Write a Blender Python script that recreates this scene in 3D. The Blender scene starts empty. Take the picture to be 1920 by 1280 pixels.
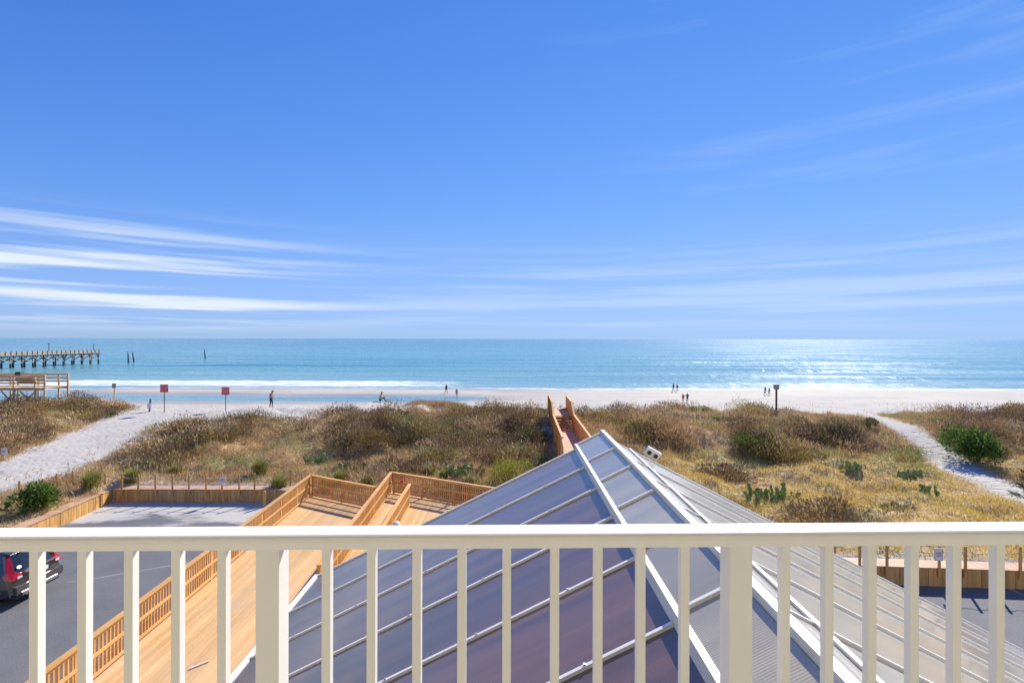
import bpy, math, random
import numpy as np
from mathutils import Vector, Matrix
R = math.radians
rng = np.random.default_rng(7); random.seed(7)
sc = bpy.context.scene
COL = sc.collection
# ---------------------------------------------------------------- camera
CAMZ = 8.4; F = 940.0; CX, CY = 960.0, 635.0
cam_d = bpy.data.cameras.new('camera'); cam = bpy.data.objects.new('camera', cam_d); COL.objects.link(cam)
cam.location = (0, 0, CAMZ); cam.rotation_euler = (R(90), R(-0.12), 0)
cam_d.sensor_width = 36; cam_d.lens = 36*F/1920; cam_d.shift_y = -5/1920
cam_d.clip_start = 0.05; cam_d.clip_end = 90000
sc.camera = cam
# ---------------------------------------------------------------- sky and sun
SUN_EL, SUN_AZ = 38.0, 30.0
w = bpy.data.worlds.new('World'); sc.world = w; w.use_nodes = True
nt = w.node_tree; nt.nodes.clear()
def N(t, **k):
    n = nt.nodes.new(t)
    for a, b in k.items(): setattr(n, a, b)
    return n
def MATH(op, a, b=None, c=None):
    n = N('ShaderNodeMath', operation=op)
    for i, v in enumerate((a, b, c)):
        if v is None: continue
        if isinstance(v, (int, float)): n.inputs[i].default_value = v
        else: nt.links.new(v, n.inputs[i])
    return n.outputs[0]
def SMOOTH(v, lo, hi):
    n = N('ShaderNodeMapRange', interpolation_type='SMOOTHSTEP'); nt.links.new(v, n.inputs[0])
    n.inputs[1].default_value = lo; n.inputs[2].default_value = hi
    return n.outputs[0]
sky = N('ShaderNodeTexSky', sky_type='NISHITA'); sky.sun_disc = False
sky.sun_elevation = R(SUN_EL); sky.sun_rotation = R(SUN_AZ)
sky.altitude = 0; sky.air_density = 1.0; sky.dust_density = 0.0; sky.ozone_density = 3.0
hs = N('ShaderNodeHueSaturation'); hs.inputs['Saturation'].default_value = 1.18; hs.inputs['Hue'].default_value = 0.508
nt.links.new(sky.outputs[0], hs.inputs['Color'])
tc = N('ShaderNodeTexCoord'); sep = N('ShaderNodeSeparateXYZ'); nt.links.new(tc.outputs['Generated'], sep.inputs[0])
az = MATH('ARCTAN2', sep.outputs[0], sep.outputs[1]); el = MATH('ARCSINE', sep.outputs[2])
def cloud(sa, se, scale, seed, lo, hi, rough=0.6, dist=0.6):
    cb = N('ShaderNodeCombineXYZ'); nt.links.new(MATH('MULTIPLY', az, sa), cb.inputs[0]); nt.links.new(MATH('MULTIPLY', el, se), cb.inputs[1])
    cb.inputs[2].default_value = seed
    nz = N('ShaderNodeTexNoise'); nt.links.new(cb.outputs[0], nz.inputs['Vector'])
    nz.inputs['Scale'].default_value = scale; nz.inputs['Detail'].default_value = 7; nz.inputs['Roughness'].default_value = rough
    nz.inputs['Distortion'].default_value = dist
    return SMOOTH(nz.outputs['Fac'], lo, hi)
lowwin = MATH('MULTIPLY', SMOOTH(el, R(0.3), R(2.2)), MATH('SUBTRACT', 1.0, SMOOTH(el, R(5.5), R(12.5))))
leftw = MATH('SUBTRACT', 1.0, SMOOTH(az, R(-36), R(-12)))
lw = MATH('ADD', MATH('MULTIPLY', leftw, 1.0), 0.28)
c1 = MATH('MULTIPLY', MATH('MULTIPLY', cloud(0.85, 24.0, 1.6, 8.15, 0.43, 0.64, 0.55, 0.12), lowwin), lw)
highwin = MATH('MULTIPLY', SMOOTH(el, R(9), R(14)), SMOOTH(az, R(-2), R(32)))
c2 = MATH('MULTIPLY', MATH('MULTIPLY', cloud(1.2, 15.0, 1.3, 14.6, 0.47, 0.80, 0.6, 0.15), highwin), 0.17)
cm = MATH('MINIMUM', MATH('ADD', c1, c2), 0.92)
# soft shoulder on the physical sky so the band above the sea keeps its blue
EXPO = 0.55; BGS = 0.10
ssp = N('ShaderNodeSeparateColor'); nt.links.new(hs.outputs[0], ssp.inputs[0]); scb = N('ShaderNodeCombineColor')
for i, (A_, B_) in enumerate(((2.12, 4.6), (2.68, 3.75), (4.53, 3.5))):
    pw = MATH('POWER', MATH('MAXIMUM', MATH('MULTIPLY', ssp.outputs[i], 0.121), 0.0), 1.3)
    nt.links.new(MATH('DIVIDE', MATH('MULTIPLY', pw, A_/(BGS*2**EXPO)), MATH('MULTIPLY_ADD', pw, B_, 1.0)), scb.inputs[i])
mx = N('ShaderNodeMix', data_type='RGBA'); nt.links.new(cm, mx.inputs[0]); nt.links.new(scb.outputs[0], mx.inputs[6])
kc = 1/(BGS*2**EXPO); mx.inputs[7].default_value = (0.84*kc, 0.92*kc, 1.0*kc, 1)
bg = N('ShaderNodeBackground'); nt.links.new(mx.outputs[2], bg.inputs[0]); bg.inputs[1].default_value = BGS
wo = N('ShaderNodeOutputWorld'); nt.links.new(bg.outputs[0], wo.inputs[0])
sun_d = bpy.data.lights.new('sun', 'SUN'); sun_d.energy = 4.6; sun_d.angle = R(0.53); sun_d.color = (1, 0.93, 0.81)
sun = bpy.data.objects.new('sun', sun_d); COL.objects.link(sun)
sdir = Vector((math.sin(R(SUN_AZ))*math.cos(R(SUN_EL)), math.cos(R(SUN_AZ))*math.cos(R(SUN_EL)), math.sin(R(SUN_EL))))
sun.rotation_euler = (-sdir).to_track_quat('-Z', 'Y').to_euler(); sun.location = (30, 40, 60)
vs = sc.view_settings; vs.view_transform = 'Standard'; vs.look = 'None'; vs.exposure = EXPO; vs.gamma = 1; vs.use_curve_mapping = False
sc.cycles.use_denoising = True; sc.cycles.max_bounces = 6; sc.cycles.diffuse_bounces = 3; sc.cycles.glossy_bounces = 3
sc.cycles.sample_clamp_indirect = 6

# ================================================================ helpers
def tag(o, label=None, cat=None, group=None, kind=None):
    if label: o['label'] = label
    if cat: o['category'] = cat
    if group: o['group'] = group
    if kind: o['kind'] = kind
    return o
def empty(name, loc=(0, 0, 0), rz=0.0):
    o = bpy.data.objects.new(name, None); COL.objects.link(o); o.location = loc; o.rotation_euler = (0, 0, rz)
    o.empty_display_size = 0.2
    return o
class MB:
    def __init__(s): s.v = []; s.f = []
    def add(s, vs, fs):
        b = len(s.v); s.v += [tuple(x) for x in vs]; s.f += [tuple(i+b for i in q) for q in fs]; return s
    def box(s, lo, hi, M=None):
        (a, b, c), (d, e, g) = lo, hi
        p = [(a,b,c),(d,b,c),(d,e,c),(a,e,c),(a,b,g),(d,b,g),(d,e,g),(a,e,g)]
        if M is not None: p = [M @ Vector(q) for q in p]
        return s.add(p, [(3,2,1,0),(4,5,6,7),(0,1,5,4),(1,2,6,5),(2,3,7,6),(3,0,4,7)])
    def bar(s, p, q, w, h, up=(0, 0, 1)):            # box beam from p to q
        p, q = Vector(p), Vector(q); d = (q-p).normalized(); u = Vector(up)
        sd = d.cross(u)
        if sd.length < 1e-4: sd = d.cross(Vector((1, 0, 0)))
        sd.normalize(); u = sd.cross(d)
        c = []
        for e in (p, q):
            for a, b in ((-1,-1),(1,-1),(1,1),(-1,1)): c.append(e + sd*(a*w/2) + u*(b*h/2))
        return s.add(c, [(0,1,2,3),(7,6,5,4),(0,4,5,1),(1,5,6,2),(2,6,7,3),(3,7,4,0)])
    def tube(s, pts, rad, n=8, cap=True):
        pts = [Vector(p) for p in pts]; rs = rad if hasattr(rad, '__len__') else [rad]*len(pts)
        b = len(s.v); fr = None
        for i, p in enumerate(pts):
            d = (pts[min(i+1, len(pts)-1)] - pts[max(i-1, 0)]).normalized()
            if fr is None: fr = d.orthogonal().normalized()
            fr = (fr - d*fr.dot(d)).normalized(); t = d.cross(fr)
            for k in range(n):
                a = 2*math.pi*k/n; s.v.append(tuple(p + (fr*math.cos(a) + t*math.sin(a))*rs[i]))
        for i in range(len(pts)-1):
            for k in range(n):
                s.f.append((b+i*n+k, b+i*n+(k+1) % n, b+(i+1)*n+(k+1) % n, b+(i+1)*n+k))
        if cap:
            s.f.append(tuple(b+k for k in range(n))[::-1]); e = b+(len(pts)-1)*n; s.f.append(tuple(e+k for k in range(n)))
        return s
    def prism(s, poly, axis, lo, hi):                 # polygon in the two other axes, extruded on axis
        n = len(poly); vs = []
        for t in (lo, hi):
            for a, b in poly:
                vs.append((t, a, b) if axis == 0 else (a, t, b) if axis == 1 else (a, b, t))
        return s.add(vs, [tuple(range(n))[::-1], tuple(range(n, 2*n))] + [(i, (i+1) % n, n+(i+1) % n, n+i) for i in range(n)])
    def mesh(s, name, smooth=False):
        me = bpy.data.meshes.new(name); me.from_pydata(s.v, [], s.f); me.update()
        if smooth: me.polygons.foreach_set('use_smooth', [True]*len(me.polygons))
        return me
    def build(s, name, mat, parent=None, smooth=False, loc=None):
        return put(name, s.mesh(name, smooth), mat, parent, loc)
def put(name, me, mat=None, parent=None, loc=None, rz=None):
    o = bpy.data.objects.new(name, me); COL.objects.link(o)
    if mat and not me.materials: me.materials.append(mat)
    if parent: o.parent = parent
    if loc is not None: o.location = loc
    if rz is not None: o.rotation_euler = (0, 0, rz)
    return o
def sphere_mesh(name, nu=12, nv=8, r=(1, 1, 1)):
    m = MB(); v = []; f = []
    for j in range(nv+1):
        t = math.pi*j/nv
        for i in range(nu):
            a = 2*math.pi*i/nu; v.append((r[0]*math.sin(t)*math.cos(a), r[1]*math.sin(t)*math.sin(a), r[2]*math.cos(t)))
    for j in range(nv):
        for i in range(nu):
            f.append((j*nu+i, (j+1)*nu+i, (j+1)*nu+(i+1) % nu, j*nu+(i+1) % nu))
    m.add(v, f); return m.mesh(name, True)
def big_mesh(name, V, T, mat, attrs=None, smooth=False, nper=3):
    me = bpy.data.meshes.new(name); nv, nf = len(V), len(T)
    me.vertices.add(nv); me.vertices.foreach_set('co', np.ascontiguousarray(V, np.float32).ravel())
    me.loops.add(nf*nper); me.loops.foreach_set('vertex_index', np.ascontiguousarray(T, np.int32).ravel())
    me.polygons.add(nf); me.polygons.foreach_set('loop_start', np.arange(0, nf*nper, nper, dtype=np.int32))
    me.polygons.foreach_set('loop_total', np.full(nf, nper, np.int32))
    if smooth: me.polygons.foreach_set('use_smooth', np.ones(nf, bool))
    for k, (kind, arr) in (attrs or {}).items():
        a = me.attributes.new(k, kind, 'POINT')
        a.data.foreach_set('color' if kind == 'FLOAT_COLOR' else 'value', np.ascontiguousarray(arr, np.float32).ravel())
    me.update(calc_edges=True)
    o = bpy.data.objects.new(name, me); COL.objects.link(o); me.materials.append(mat)
    return o
# ---- value noise
_tab = rng.random((256, 256))
def vnoise(x, y):
    xi = np.floor(x).astype(int); yi = np.floor(y).astype(int); fx = x-xi; fy = y-yi
    fx = fx*fx*(3-2*fx); fy = fy*fy*(3-2*fy)
    g = lambda a, b: _tab[a & 255, b & 255]
    return (g(xi,yi)*(1-fx)+g(xi+1,yi)*fx)*(1-fy) + (g(xi,yi+1)*(1-fx)+g(xi+1,yi+1)*fx)*fy
def fbm(x, y, o=4):
    s = 0; a = 0.5; t = 0
    for i in range(o): s = s + a*vnoise(x*2**i+17.3*i, y*2**i+5.1*i); t += a; a *= 0.5
    return s/t
def sstep(v, lo, hi):
    t = np.clip((v-lo)/(hi-lo), 0, 1); return t*t*(3-2*t)
# ================================================================ materials
def material(name, col, rough=0.6, metal=0.0, col2=None, scale=3.0, detail=4, stretch=None, bump=0.0, bscale=None, spec=0.5, coat=0.0, contrast=(0.35, 0.65), vary=0.0):
    m = bpy.data.materials.new(name); m.use_nodes = True; t = m.node_tree; p = t.nodes['Principled BSDF']
    p.inputs['Base Color'].default_value = (*col, 1); p.inputs['Roughness'].default_value = rough; p.inputs['Metallic'].default_value = metal
    p.inputs['Specular IOR Level'].default_value = spec; p.inputs['Coat Weight'].default_value = coat; p.inputs['Coat Roughness'].default_value = 0.08
    g = t.nodes.new('ShaderNodeNewGeometry'); mp = t.nodes.new('ShaderNodeMapping'); t.links.new(g.outputs['Position'], mp.inputs[0])
    if stretch: mp.inputs['Scale'].default_value = stretch
    if col2:
        n = t.nodes.new('ShaderNodeTexNoise'); n.inputs['Scale'].default_value = scale; n.inputs['Detail'].default_value = detail
        t.links.new(mp.outputs[0], n.inputs['Vector'])
        mr = t.nodes.new('ShaderNodeMapRange'); t.links.new(n.outputs['Fac'], mr.inputs[0]); mr.inputs[1].default_value, mr.inputs[2].default_value = contrast
        mx = t.nodes.new('ShaderNodeMix'); mx.data_type = 'RGBA'; t.links.new(mr.outputs[0], mx.inputs[0])
        mx.inputs[6].default_value = (*col, 1); mx.inputs[7].default_value = (*col2, 1)
        t.links.new(mx.outputs[2], p.inputs['Base Color'])
        if vary:                # each board or panel a little lighter or darker
            oi = t.nodes.new('ShaderNodeObjectInfo'); hv = t.nodes.new('ShaderNodeHueSaturation'); vr = t.nodes.new('ShaderNodeMapRange')
            t.links.new(oi.outputs['Random'], vr.inputs[0]); vr.inputs[3].default_value = 1-vary; vr.inputs[4].default_value = 1+vary
            t.links.new(vr.outputs[0], hv.inputs['Value']); t.links.new(mx.outputs[2], hv.inputs['Color'])
            st = t.nodes.new('ShaderNodeTexNoise'); st.inputs['Scale'].default_value = 0.55; st.inputs['Detail'].default_value = 6; st.inputs['Roughness'].default_value = 0.65; t.links.new(g.outputs['Position'], st.inputs['Vector'])
            sr = t.nodes.new('ShaderNodeMapRange'); t.links.new(st.outputs['Fac'], sr.inputs[0]); sr.inputs[1].default_value = 0.5; sr.inputs[2].default_value = 0.75; sr.inputs[3].default_value = 0.0; sr.inputs[4].default_value = 0.35
            m3 = t.nodes.new('ShaderNodeMix'); m3.data_type = 'RGBA'; t.links.new(sr.outputs[0], m3.inputs[0]); t.links.new(hv.outputs[0], m3.inputs[6]); m3.inputs[7].default_value = (sum(col)/3*1.0, sum(col)/3*.92, sum(col)/3*.8, 1)
            t.links.new(m3.outputs[2], p.inputs['Base Color'])
    if bump:
        n = t.nodes.new('ShaderNodeTexNoise'); n.inputs['Scale'].default_value = bscale or scale*4; n.inputs['Detail'].default_value = 5
        t.links.new(mp.outputs[0], n.inputs['Vector']); b = t.nodes.new('ShaderNodeBump'); b.inputs['Strength'].default_value = bump; b.inputs['Distance'].default_value = 0.02
        t.links.new(n.outputs['Fac'], b.inputs['Height']); t.links.new(b.outputs[0], p.inputs['Normal'])
    return m
M = {}
M['white'] = material('white_powder_coat', (0.84, 0.83, 0.79), 0.35, col2=(0.80, 0.79, 0.75), scale=6, contrast=(0.3, 0.8))
M['wall'] = material('beige_stucco', (0.82, 0.77, 0.64), 0.9, col2=(0.77, 0.72, 0.59), scale=2, bump=0.3, bscale=60)
M['floor'] = material('balcony_concrete', (0.71, 0.67, 0.57), 0.85, col2=(0.65, 0.61, 0.51), scale=4, bump=0.2)
M['wood'] = material('new_cedar_wood', (0.70, 0.385, 0.125), 0.6, col2=(0.60, 0.31, 0.09), scale=2.2, stretch=(1.3, 0.25, 1.3), bump=0.25, bscale=14, vary=0.13)
M['deckwood'] = material('deck_wood', (0.68, 0.43, 0.20), 0.62, col2=(0.61, 0.365, 0.155), scale=1.4, stretch=(3.0, 0.35, 1), bump=0.25, bscale=12, vary=0.13)
t = M['deckwood'].node_tree; p = t.nodes['Principled BSDF']; src = p.inputs['Base Color'].links[0].from_socket
g = t.nodes.new('ShaderNodeNewGeometry'); mp = t.nodes.new('ShaderNodeMapping'); mp.inputs['Scale'].default_value = (5.0, 2.2, 1); t.links.new(g.outputs['Position'], mp.inputs[0])
vo = t.nodes.new('ShaderNodeTexVoronoi'); vo.inputs['Scale'].default_value = 1.0; t.links.new(mp.outputs[0], vo.inputs['Vector'])
sp = t.nodes.new('ShaderNodeSeparateColor'); t.links.new(vo.outputs['Color'], sp.inputs[0])
pk = t.nodes.new('ShaderNodeMath'); pk.operation = 'LESS_THAN'; pk.inputs[1].default_value = 0.22; t.links.new(sp.outputs[0], pk.inputs[0])
dm = t.nodes.new('ShaderNodeMapRange'); t.links.new(vo.outputs['Distance'], dm.inputs[0]); dm.inputs[1].default_value = 0.05; dm.inputs[2].default_value = 0.14; dm.inputs[3].default_value = 0.75; dm.inputs[4].default_value = 0
mu = t.nodes.new('ShaderNodeMath'); mu.operation = 'MULTIPLY'; t.links.new(pk.outputs[0], mu.inputs[0]); t.links.new(dm.outputs[0], mu.inputs[1])
mk = t.nodes.new('ShaderNodeMix'); mk.data_type = 'RGBA'; t.links.new(mu.outputs[0], mk.inputs[0]); t.links.new(src, mk.inputs[6]); mk.inputs[7].default_value = (.24, .11, .035, 1); t.links.new(mk.outputs[2], p.inputs['Base Color'])
M['walkwood'] = material('walkover_wood', (0.72, 0.35, 0.09), 0.6, col2=(0.62, 0.28, 0.065), scale=2.5, stretch=(2, 2, 0.3), bump=0.25, vary=0.13)
M['walkdeck'] = material('walkover_planks', (0.56, 0.37, 0.26), 0.7, col2=(0.48, 0.31, 0.21), scale=3, stretch=(0.4, 3, 1), bump=0.2, vary=0.13)
M['wallwood'] = material('retaining_wood', (0.66, 0.37, 0.12), 0.7, col2=(0.50, 0.26, 0.075), scale=2.0, stretch=(3, 3, 0.5), bump=0.35, vary=0.13)
M['ledgewood'] = material('ledge_wood', (0.58, 0.36, 0.22), 0.7, col2=(0.46, 0.28, 0.17), scale=3, bump=0.2, vary=0.13)
M['oldwood'] = material('weathered_wood', (0.70, 0.53, 0.31), 0.8, col2=(0.52, 0.36, 0.19), scale=2.0, bump=0.3)
M['greywood'] = material('sun_bleached_wood', (0.50, 0.44, 0.37), 0.85, col2=(0.36, 0.31, 0.26), scale=1.3)
M['pile'] = material('wet_dark_pile', (0.045, 0.042, 0.045), 0.7, col2=(0.08, 0.07, 0.06), scale=2)
M['rope'] = material('pale_rope', (0.62, 0.57, 0.47), 0.9, col2=(0.5, 0.45, 0.36), scale=20)
M['darkmetal'] = material('dark_metal', (0.10, 0.10, 0.11), 0.5, 0.6, col2=(0.14, 0.12, 0.11), scale=8)
M['steel'] = material('galvanised_steel', (0.62, 0.63, 0.65), 0.35, 0.9, col2=(0.5, 0.5, 0.52), scale=9)
M['red'] = material('red_sign_paint', (0.66, 0.012, 0.022), 0.45, col2=(0.58, 0.012, 0.02), scale=5)
M['signwhite'] = material('white_sign_paint', (0.80, 0.78, 0.78), 0.5, col2=(0.72, 0.70, 0.70), scale=7)
M['signgrey'] = material('weathered_sign_back', (0.33, 0.27, 0.25), 0.7, col2=(0.42, 0.35, 0.32), scale=6)
M['alu'] = material('white_aluminium', (0.78, 0.77, 0.72), 0.35, 0.0, col2=(0.68, 0.66, 0.60), scale=2.5, contrast=(0.4, 0.8))
M['black'] = material('black_plastic', (0.02, 0.02, 0.022), 0.5, col2=(0.03, 0.03, 0.03), scale=9)
M['drum'] = material('brown_drum_paint', (0.10, 0.035, 0.025), 0.5, col2=(0.06, 0.025, 0.02), scale=4)
def attr_leaf(name, trans=0.35, rough=0.75):
    m = bpy.data.materials.new(name); m.use_nodes = True; t = m.node_tree; t.nodes.clear()
    a = t.nodes.new('ShaderNodeAttribute'); a.attribute_name = 'Col'
    d = t.nodes.new('ShaderNodeBsdfDiffuse'); tr = t.nodes.new('ShaderNodeBsdfTranslucent'); g = t.nodes.new('ShaderNodeBsdfGlossy')
    g.inputs['Roughness'].default_value = 0.5; g.inputs['Color'].default_value = (1, 1, 1, 1)
    for n in (d, tr): t.links.new(a.outputs['Color'], n.inputs['Color'])
    m1 = t.nodes.new('ShaderNodeMixShader'); m1.inputs[0].default_value = trans; t.links.new(d.outputs[0], m1.inputs[1]); t.links.new(tr.outputs[0], m1.inputs[2])
    m2 = t.nodes.new('ShaderNodeMixShader'); m2.inputs[0].default_value = 0.03; t.links.new(m1.outputs[0], m2.inputs[1]); t.links.new(g.outputs[0], m2.inputs[2])
    o = t.nodes.new('ShaderNodeOutputMaterial'); t.links.new(m2.outputs[0], o.inputs[0])
    return m
M['blade'] = attr_leaf('dry_grass_blades', 0.30); M['twig'] = attr_leaf('brush_twigs', 0.14); M['leaf'] = attr_leaf('leaves', 0.30)
M['stem'] = material('stem_bark', (0.13, 0.09, 0.06), 0.9, col2=(0.2, 0.15, 0.1), scale=8)
M['pad'] = material('cactus_skin', (0.14, 0.24, 0.075), 0.6, col2=(0.22, 0.29, 0.09), scale=5)
# polycarbonate panels: fine ribs run down the slope
def panel_mat(name, c1, c2, coat, rough):
    m = material(name, c1, rough, col2=c2, scale=0.8, stretch=(0.25, 4.0, 0.25), spec=0.5, coat=coat, contrast=(0.3, 0.7), vary=0.16)
    t = m.node_tree; p = t.nodes['Principled BSDF']
    g = t.nodes.new('ShaderNodeNewGeometry'); s = t.nodes.new('ShaderNodeSeparateXYZ'); t.links.new(g.outputs['Position'], s.inputs[0])
    k = t.nodes.new('ShaderNodeMath'); k.operation = 'MULTIPLY'; k.inputs[1].default_value = 2*math.pi/0.024; t.links.new(s.outputs[1], k.inputs[0])
    si = t.nodes.new('ShaderNodeMath'); si.operation = 'SINE'; t.links.new(k.outputs[0], si.inputs[0])
    b = t.nodes.new('ShaderNodeBump'); b.inputs['Strength'].default_value = 0.5; b.inputs['Distance'].default_value = 0.0012
    t.links.new(si.outputs[0], b.inputs['Height']); t.links.new(b.outputs[0], p.inputs['Normal'])
    p.inputs['Coat Roughness'].default_value = 0.10; p.inputs['Coat IOR'].default_value = 1.62
    return m
M['bronze'] = panel_mat('bronze_polycarbonate', (0.205, 0.105, 0.070), (0.085, 0.052, 0.044), 1.0, 0.40)
M['dusty'] = panel_mat('dusty_polycarbonate', (0.42, 0.37, 0.27), (0.30, 0.27, 0.21), 1.0, 0.33)
M['pale'] = panel_mat('pale_polycarbonate', (0.52, 0.50, 0.455), (0.43, 0.415, 0.385), 0.9, 0.35)

# ================================================================ terrain
def seg_y(x, xs, ys): return np.interp(x, xs, ys)
FARL = ((-9.97, 24.9), (-6.2, 22.9)); FARR = ((-6.1, 25.5), (2.2, 21.3))
def front_edge(x):                       # front limit of the dune ground (behind walls and deck)
    e = np.where(x < -20.5, 19.9, np.where(x < -9.9, 26.15, 0.0))
    d = np.interp(x, [-9.9, -6.2, -6.15, 2.2, 5.0, 11.0, 11.2], [25.4, 23.4, 26.0, 21.8, 19.7, 17.8, 17.75])
    return np.where(x < -9.9, e, np.where(x < 11.2, d, 17.75 - 0.075*(x-11.2).clip(0, 8)))
def path_l(y): return np.interp(y, [20, 25, 29.2, 33.6, 37.1, 42.4, 48, 56], [-27, -28.6, -30.4, -32.8, -33.6, -35.8, -37, -41])
def path_r(y): return np.interp(y, [20, 25, 28, 31.4, 38.8, 46.7, 50], [-25, -24.9, -24.9, -25.3, -26.8, -27.6, -24])
def path2(y): return np.interp(y, [20, 25.7, 29.5, 34.9, 39.6, 43.2, 48], [24.5, 25.4, 26.4, 28.2, 29.5, 31, 33])
def H(x, y):
    x = np.asarray(x, float); y = np.asarray(y, float)
    wob = (fbm(x*0.11+3, y*0.05+9, 3)-0.5)*5.0
    yy = y + wob*sstep(y, 27, 33)*(1-sstep(y, 46, 60))
    c = np.interp(yy, [17, 20, 26, 31.5, 34, 37.2, 40, 44, 47, 51, 58, 70, 84, 100, 106, 130, 200, 400],
                      [.60, .62, .72, .95, 1.45, 1.95, 1.95, 1.72, 1.35, .95, -.5, -1.6, -2.0, -2.03, -2.12, -3.0, -5, -9])
    left = np.interp(y, [17, 25, 31, 36, 42, 47, 51.5, 55, 60, 70, 80, 84, 100, 106, 130, 200, 400],
                        [.5, .6, .85, 1.05, 1.35, 1.6, 1.45, .8, -.3, -1.5, -1.95, -2.02, -2.03, -2.12, -3, -5, -9])
    pz = np.interp(y, [17, 25, 31, 36, 42, 47, 52, 60, 70, 84, 100, 106, 130, 200, 400],
                      [.5, .6, .85, 1.05, 1.3, 1.5, 1.35, -.3, -1.5, -2.02, -2.03, -2.12, -3, -5, -9])
    wl = 1-sstep(x, -13, -4)
    c = np.where(c > .95, .95+(c-.95)*(1-.30*(1-sstep(x, -2, 4))), c)
    z = c*(1-wl) + np.where(y < 47, np.maximum(left, c*0.95*(1-sstep(y, 41, 47))), left)*wl
    inp = sstep(x, path_l(y)-1.6, path_l(y)+0.6)*(1-sstep(x, path_r(y)-0.4, path_r(y)+1.8))*sstep(y, 20, 23)
    z = z*(1-inp) + pz*inp
    # dune to the left of the path
    ld = (1-sstep(x, path_l(y)-4.5, path_l(y)-0.3))*sstep(y, 27, 37)*(1-sstep(y, 48, 55))
    z = z + ld*(0.22 + 1.25*np.exp(-((x+37.5)/4.0)**2-((y-45.5)/4.5)**2))
    # a small sand mound on the crest
    z = z + 0.95*np.exp(-((x+6.8)/4.2)**2-((y-49.5)/2.6)**2)
    z = z + 0.5*np.exp(-((x+13.7)/1.8)**2-((y-51.3)/1.6)**2)
    p2 = np.exp(-((x-path2(y))/1.3)**4)*sstep(y, 22, 25)*(1-sstep(y, 45, 49))
    hm = sstep(y-front_edge(x), .4, 3.5)*(1-sstep(y, 47, 54))*(1-inp)*(1-0.95*np.exp(-((x-path2(y))/2.6)**4))
    z = z + hm*((fbm(x*0.42, y*0.42+40, 3)-0.5)*1.35 + (fbm(x*1.3+8, y*1.3, 2)-0.5)*0.40)
    z = z + (fbm(x*0.5+50, y*0.5, 3)-0.5)*0.16*sstep(y, 22, 30)*(1-sstep(y, 58, 75))
    # tidal trough on the left, sandbar behind it
    tw = 1-sstep(x, -16, 8)
    z = z - tw*0.165*np.exp(-((y-88.5-2*np.sin(x*0.05))/4.2)**2) + tw*0.10*np.exp(-((y-100)/5.5)**2)
    z = z - (1-sstep(x, -95, -72))*0.14*sstep(y, 70, 84)
    z = z + (fbm(x*0.06+2, y*0.12+7, 3)-0.5)*0.10*sstep(y, 70, 85)
    # level ground under the lots, the deck and the building
    fe = front_edge(x)
    k = sstep(y, fe-0.25, fe+0.2)
    return -0.06*(1-k) + z*k
def Hs(x, y): return float(H(np.array([x]), np.array([y]))[0])
def pix(px, py, Y): return Vector(((px-CX)/F*Y, Y, CAMZ-(py-CY)/F*Y))
def ground(px, py, y0=22.0, y1=130.0, near=None):       # where a sight line meets the ground
    ys = np.linspace(y0, y1, 3000); xs = (px-CX)/F*ys; d = CAMZ-(py-CY)/F*ys - H(xs, ys)
    idx = np.where((d[:-1] > 0) & (d[1:] <= 0))[0]
    if len(idx) == 0: i = int(np.argmin(np.abs(d)))
    elif near is None: i = int(idx[0])
    else: i = int(min(idx, key=lambda q: abs(ys[q]-near)))
    return Vector((xs[i], ys[i], Hs(xs[i], ys[i])))
def veg_mask(x, y):
    fe = front_edge(x)+np.where((x > -20.6) & (x < -9.9) | (x > 11.0), 0.25, -0.12)
    n = (fbm(x*0.35+21, y*0.35+4, 4)-0.5)
    m = sstep(y, fe, fe+0.5)
    back = np.where(x < -9.5, 43.6, 46.2) + np.where(x > 4, -0.5, 0)
    back = np.where(x < path_l(y)-0.2, 50.0, back)
    mound = np.exp(-((x+6.8)/4.6)**2-((y-49.8)/2.2)**2)
    m = m*np.maximum(1-sstep(y+n*6, back-0.8, back+0.8), sstep(mound+n*0.6, 0.45, 0.6))
    pt = sstep(x+n*1.6, path_l(y)-0.3, path_l(y)+0.5)*(1-sstep(x+n*1.8, path_r(y)-0.5, path_r(y)+0.3))*sstep(y, 24.3, 25.2)
    p2 = np.exp(-((x+n*1.2-path2(y))/1.35)**6)*sstep(y, 20, 24)
    # bare patches on the crest in front of the mound
    bare = np.exp(-((x+3.5)/4.5)**2-((y-46.3)/0.9)**2)
    m = m*(1-pt)*(1-p2)*(1-sstep(bare, 0.35, 0.6))
    m = m*np.where((x > 2.2) & (x < 4.9) & (y < 42.5), 0.15, 1)
    return m
xs = np.concatenate([-np.geomspace(900, 62, 40), np.arange(-60, 60.01, 0.4), np.geomspace(62, 900, 40)])
ys = np.concatenate([[-60, -30, -10], np.arange(0, 60, 0.4), np.arange(60, 135, 0.8), np.geomspace(136, 400, 30)])
XX, YY = np.meshgrid(xs, ys); ZZ = H(XX, YY)
nx, ny = len(xs), len(ys)
ii = (np.arange(ny-1)[:, None]*nx + np.arange(nx-1)[None, :]).ravel()
quads = np.stack([ii, ii+1, ii+nx+1, ii+nx], 1)
SEA = -2.10
wet = (1-sstep(ZZ + (fbm(XX*0.05, YY*0.2, 3)-0.5)*0.10, -2.06, -1.93))
wet = np.maximum(wet, 0.75*(1-sstep(XX, -30, 10))*sstep(YY, 74, 82)*(1-sstep(YY, 92, 96)))
wet = wet*(.25+.75*(1-sstep(XX, -25, 25)))
vm = veg_mask(XX, YY)
m = bpy.data.materials.new('sand'); m.use_nodes = True; t = m.node_tree; p = t.nodes['Principled BSDF']; p.inputs['Specular IOR Level'].default_value = 0.2
def tn(t, k, **kw):
    n = t.nodes.new(k)
    for a, b in kw.items(): setattr(n, a, b)
    return n
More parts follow.
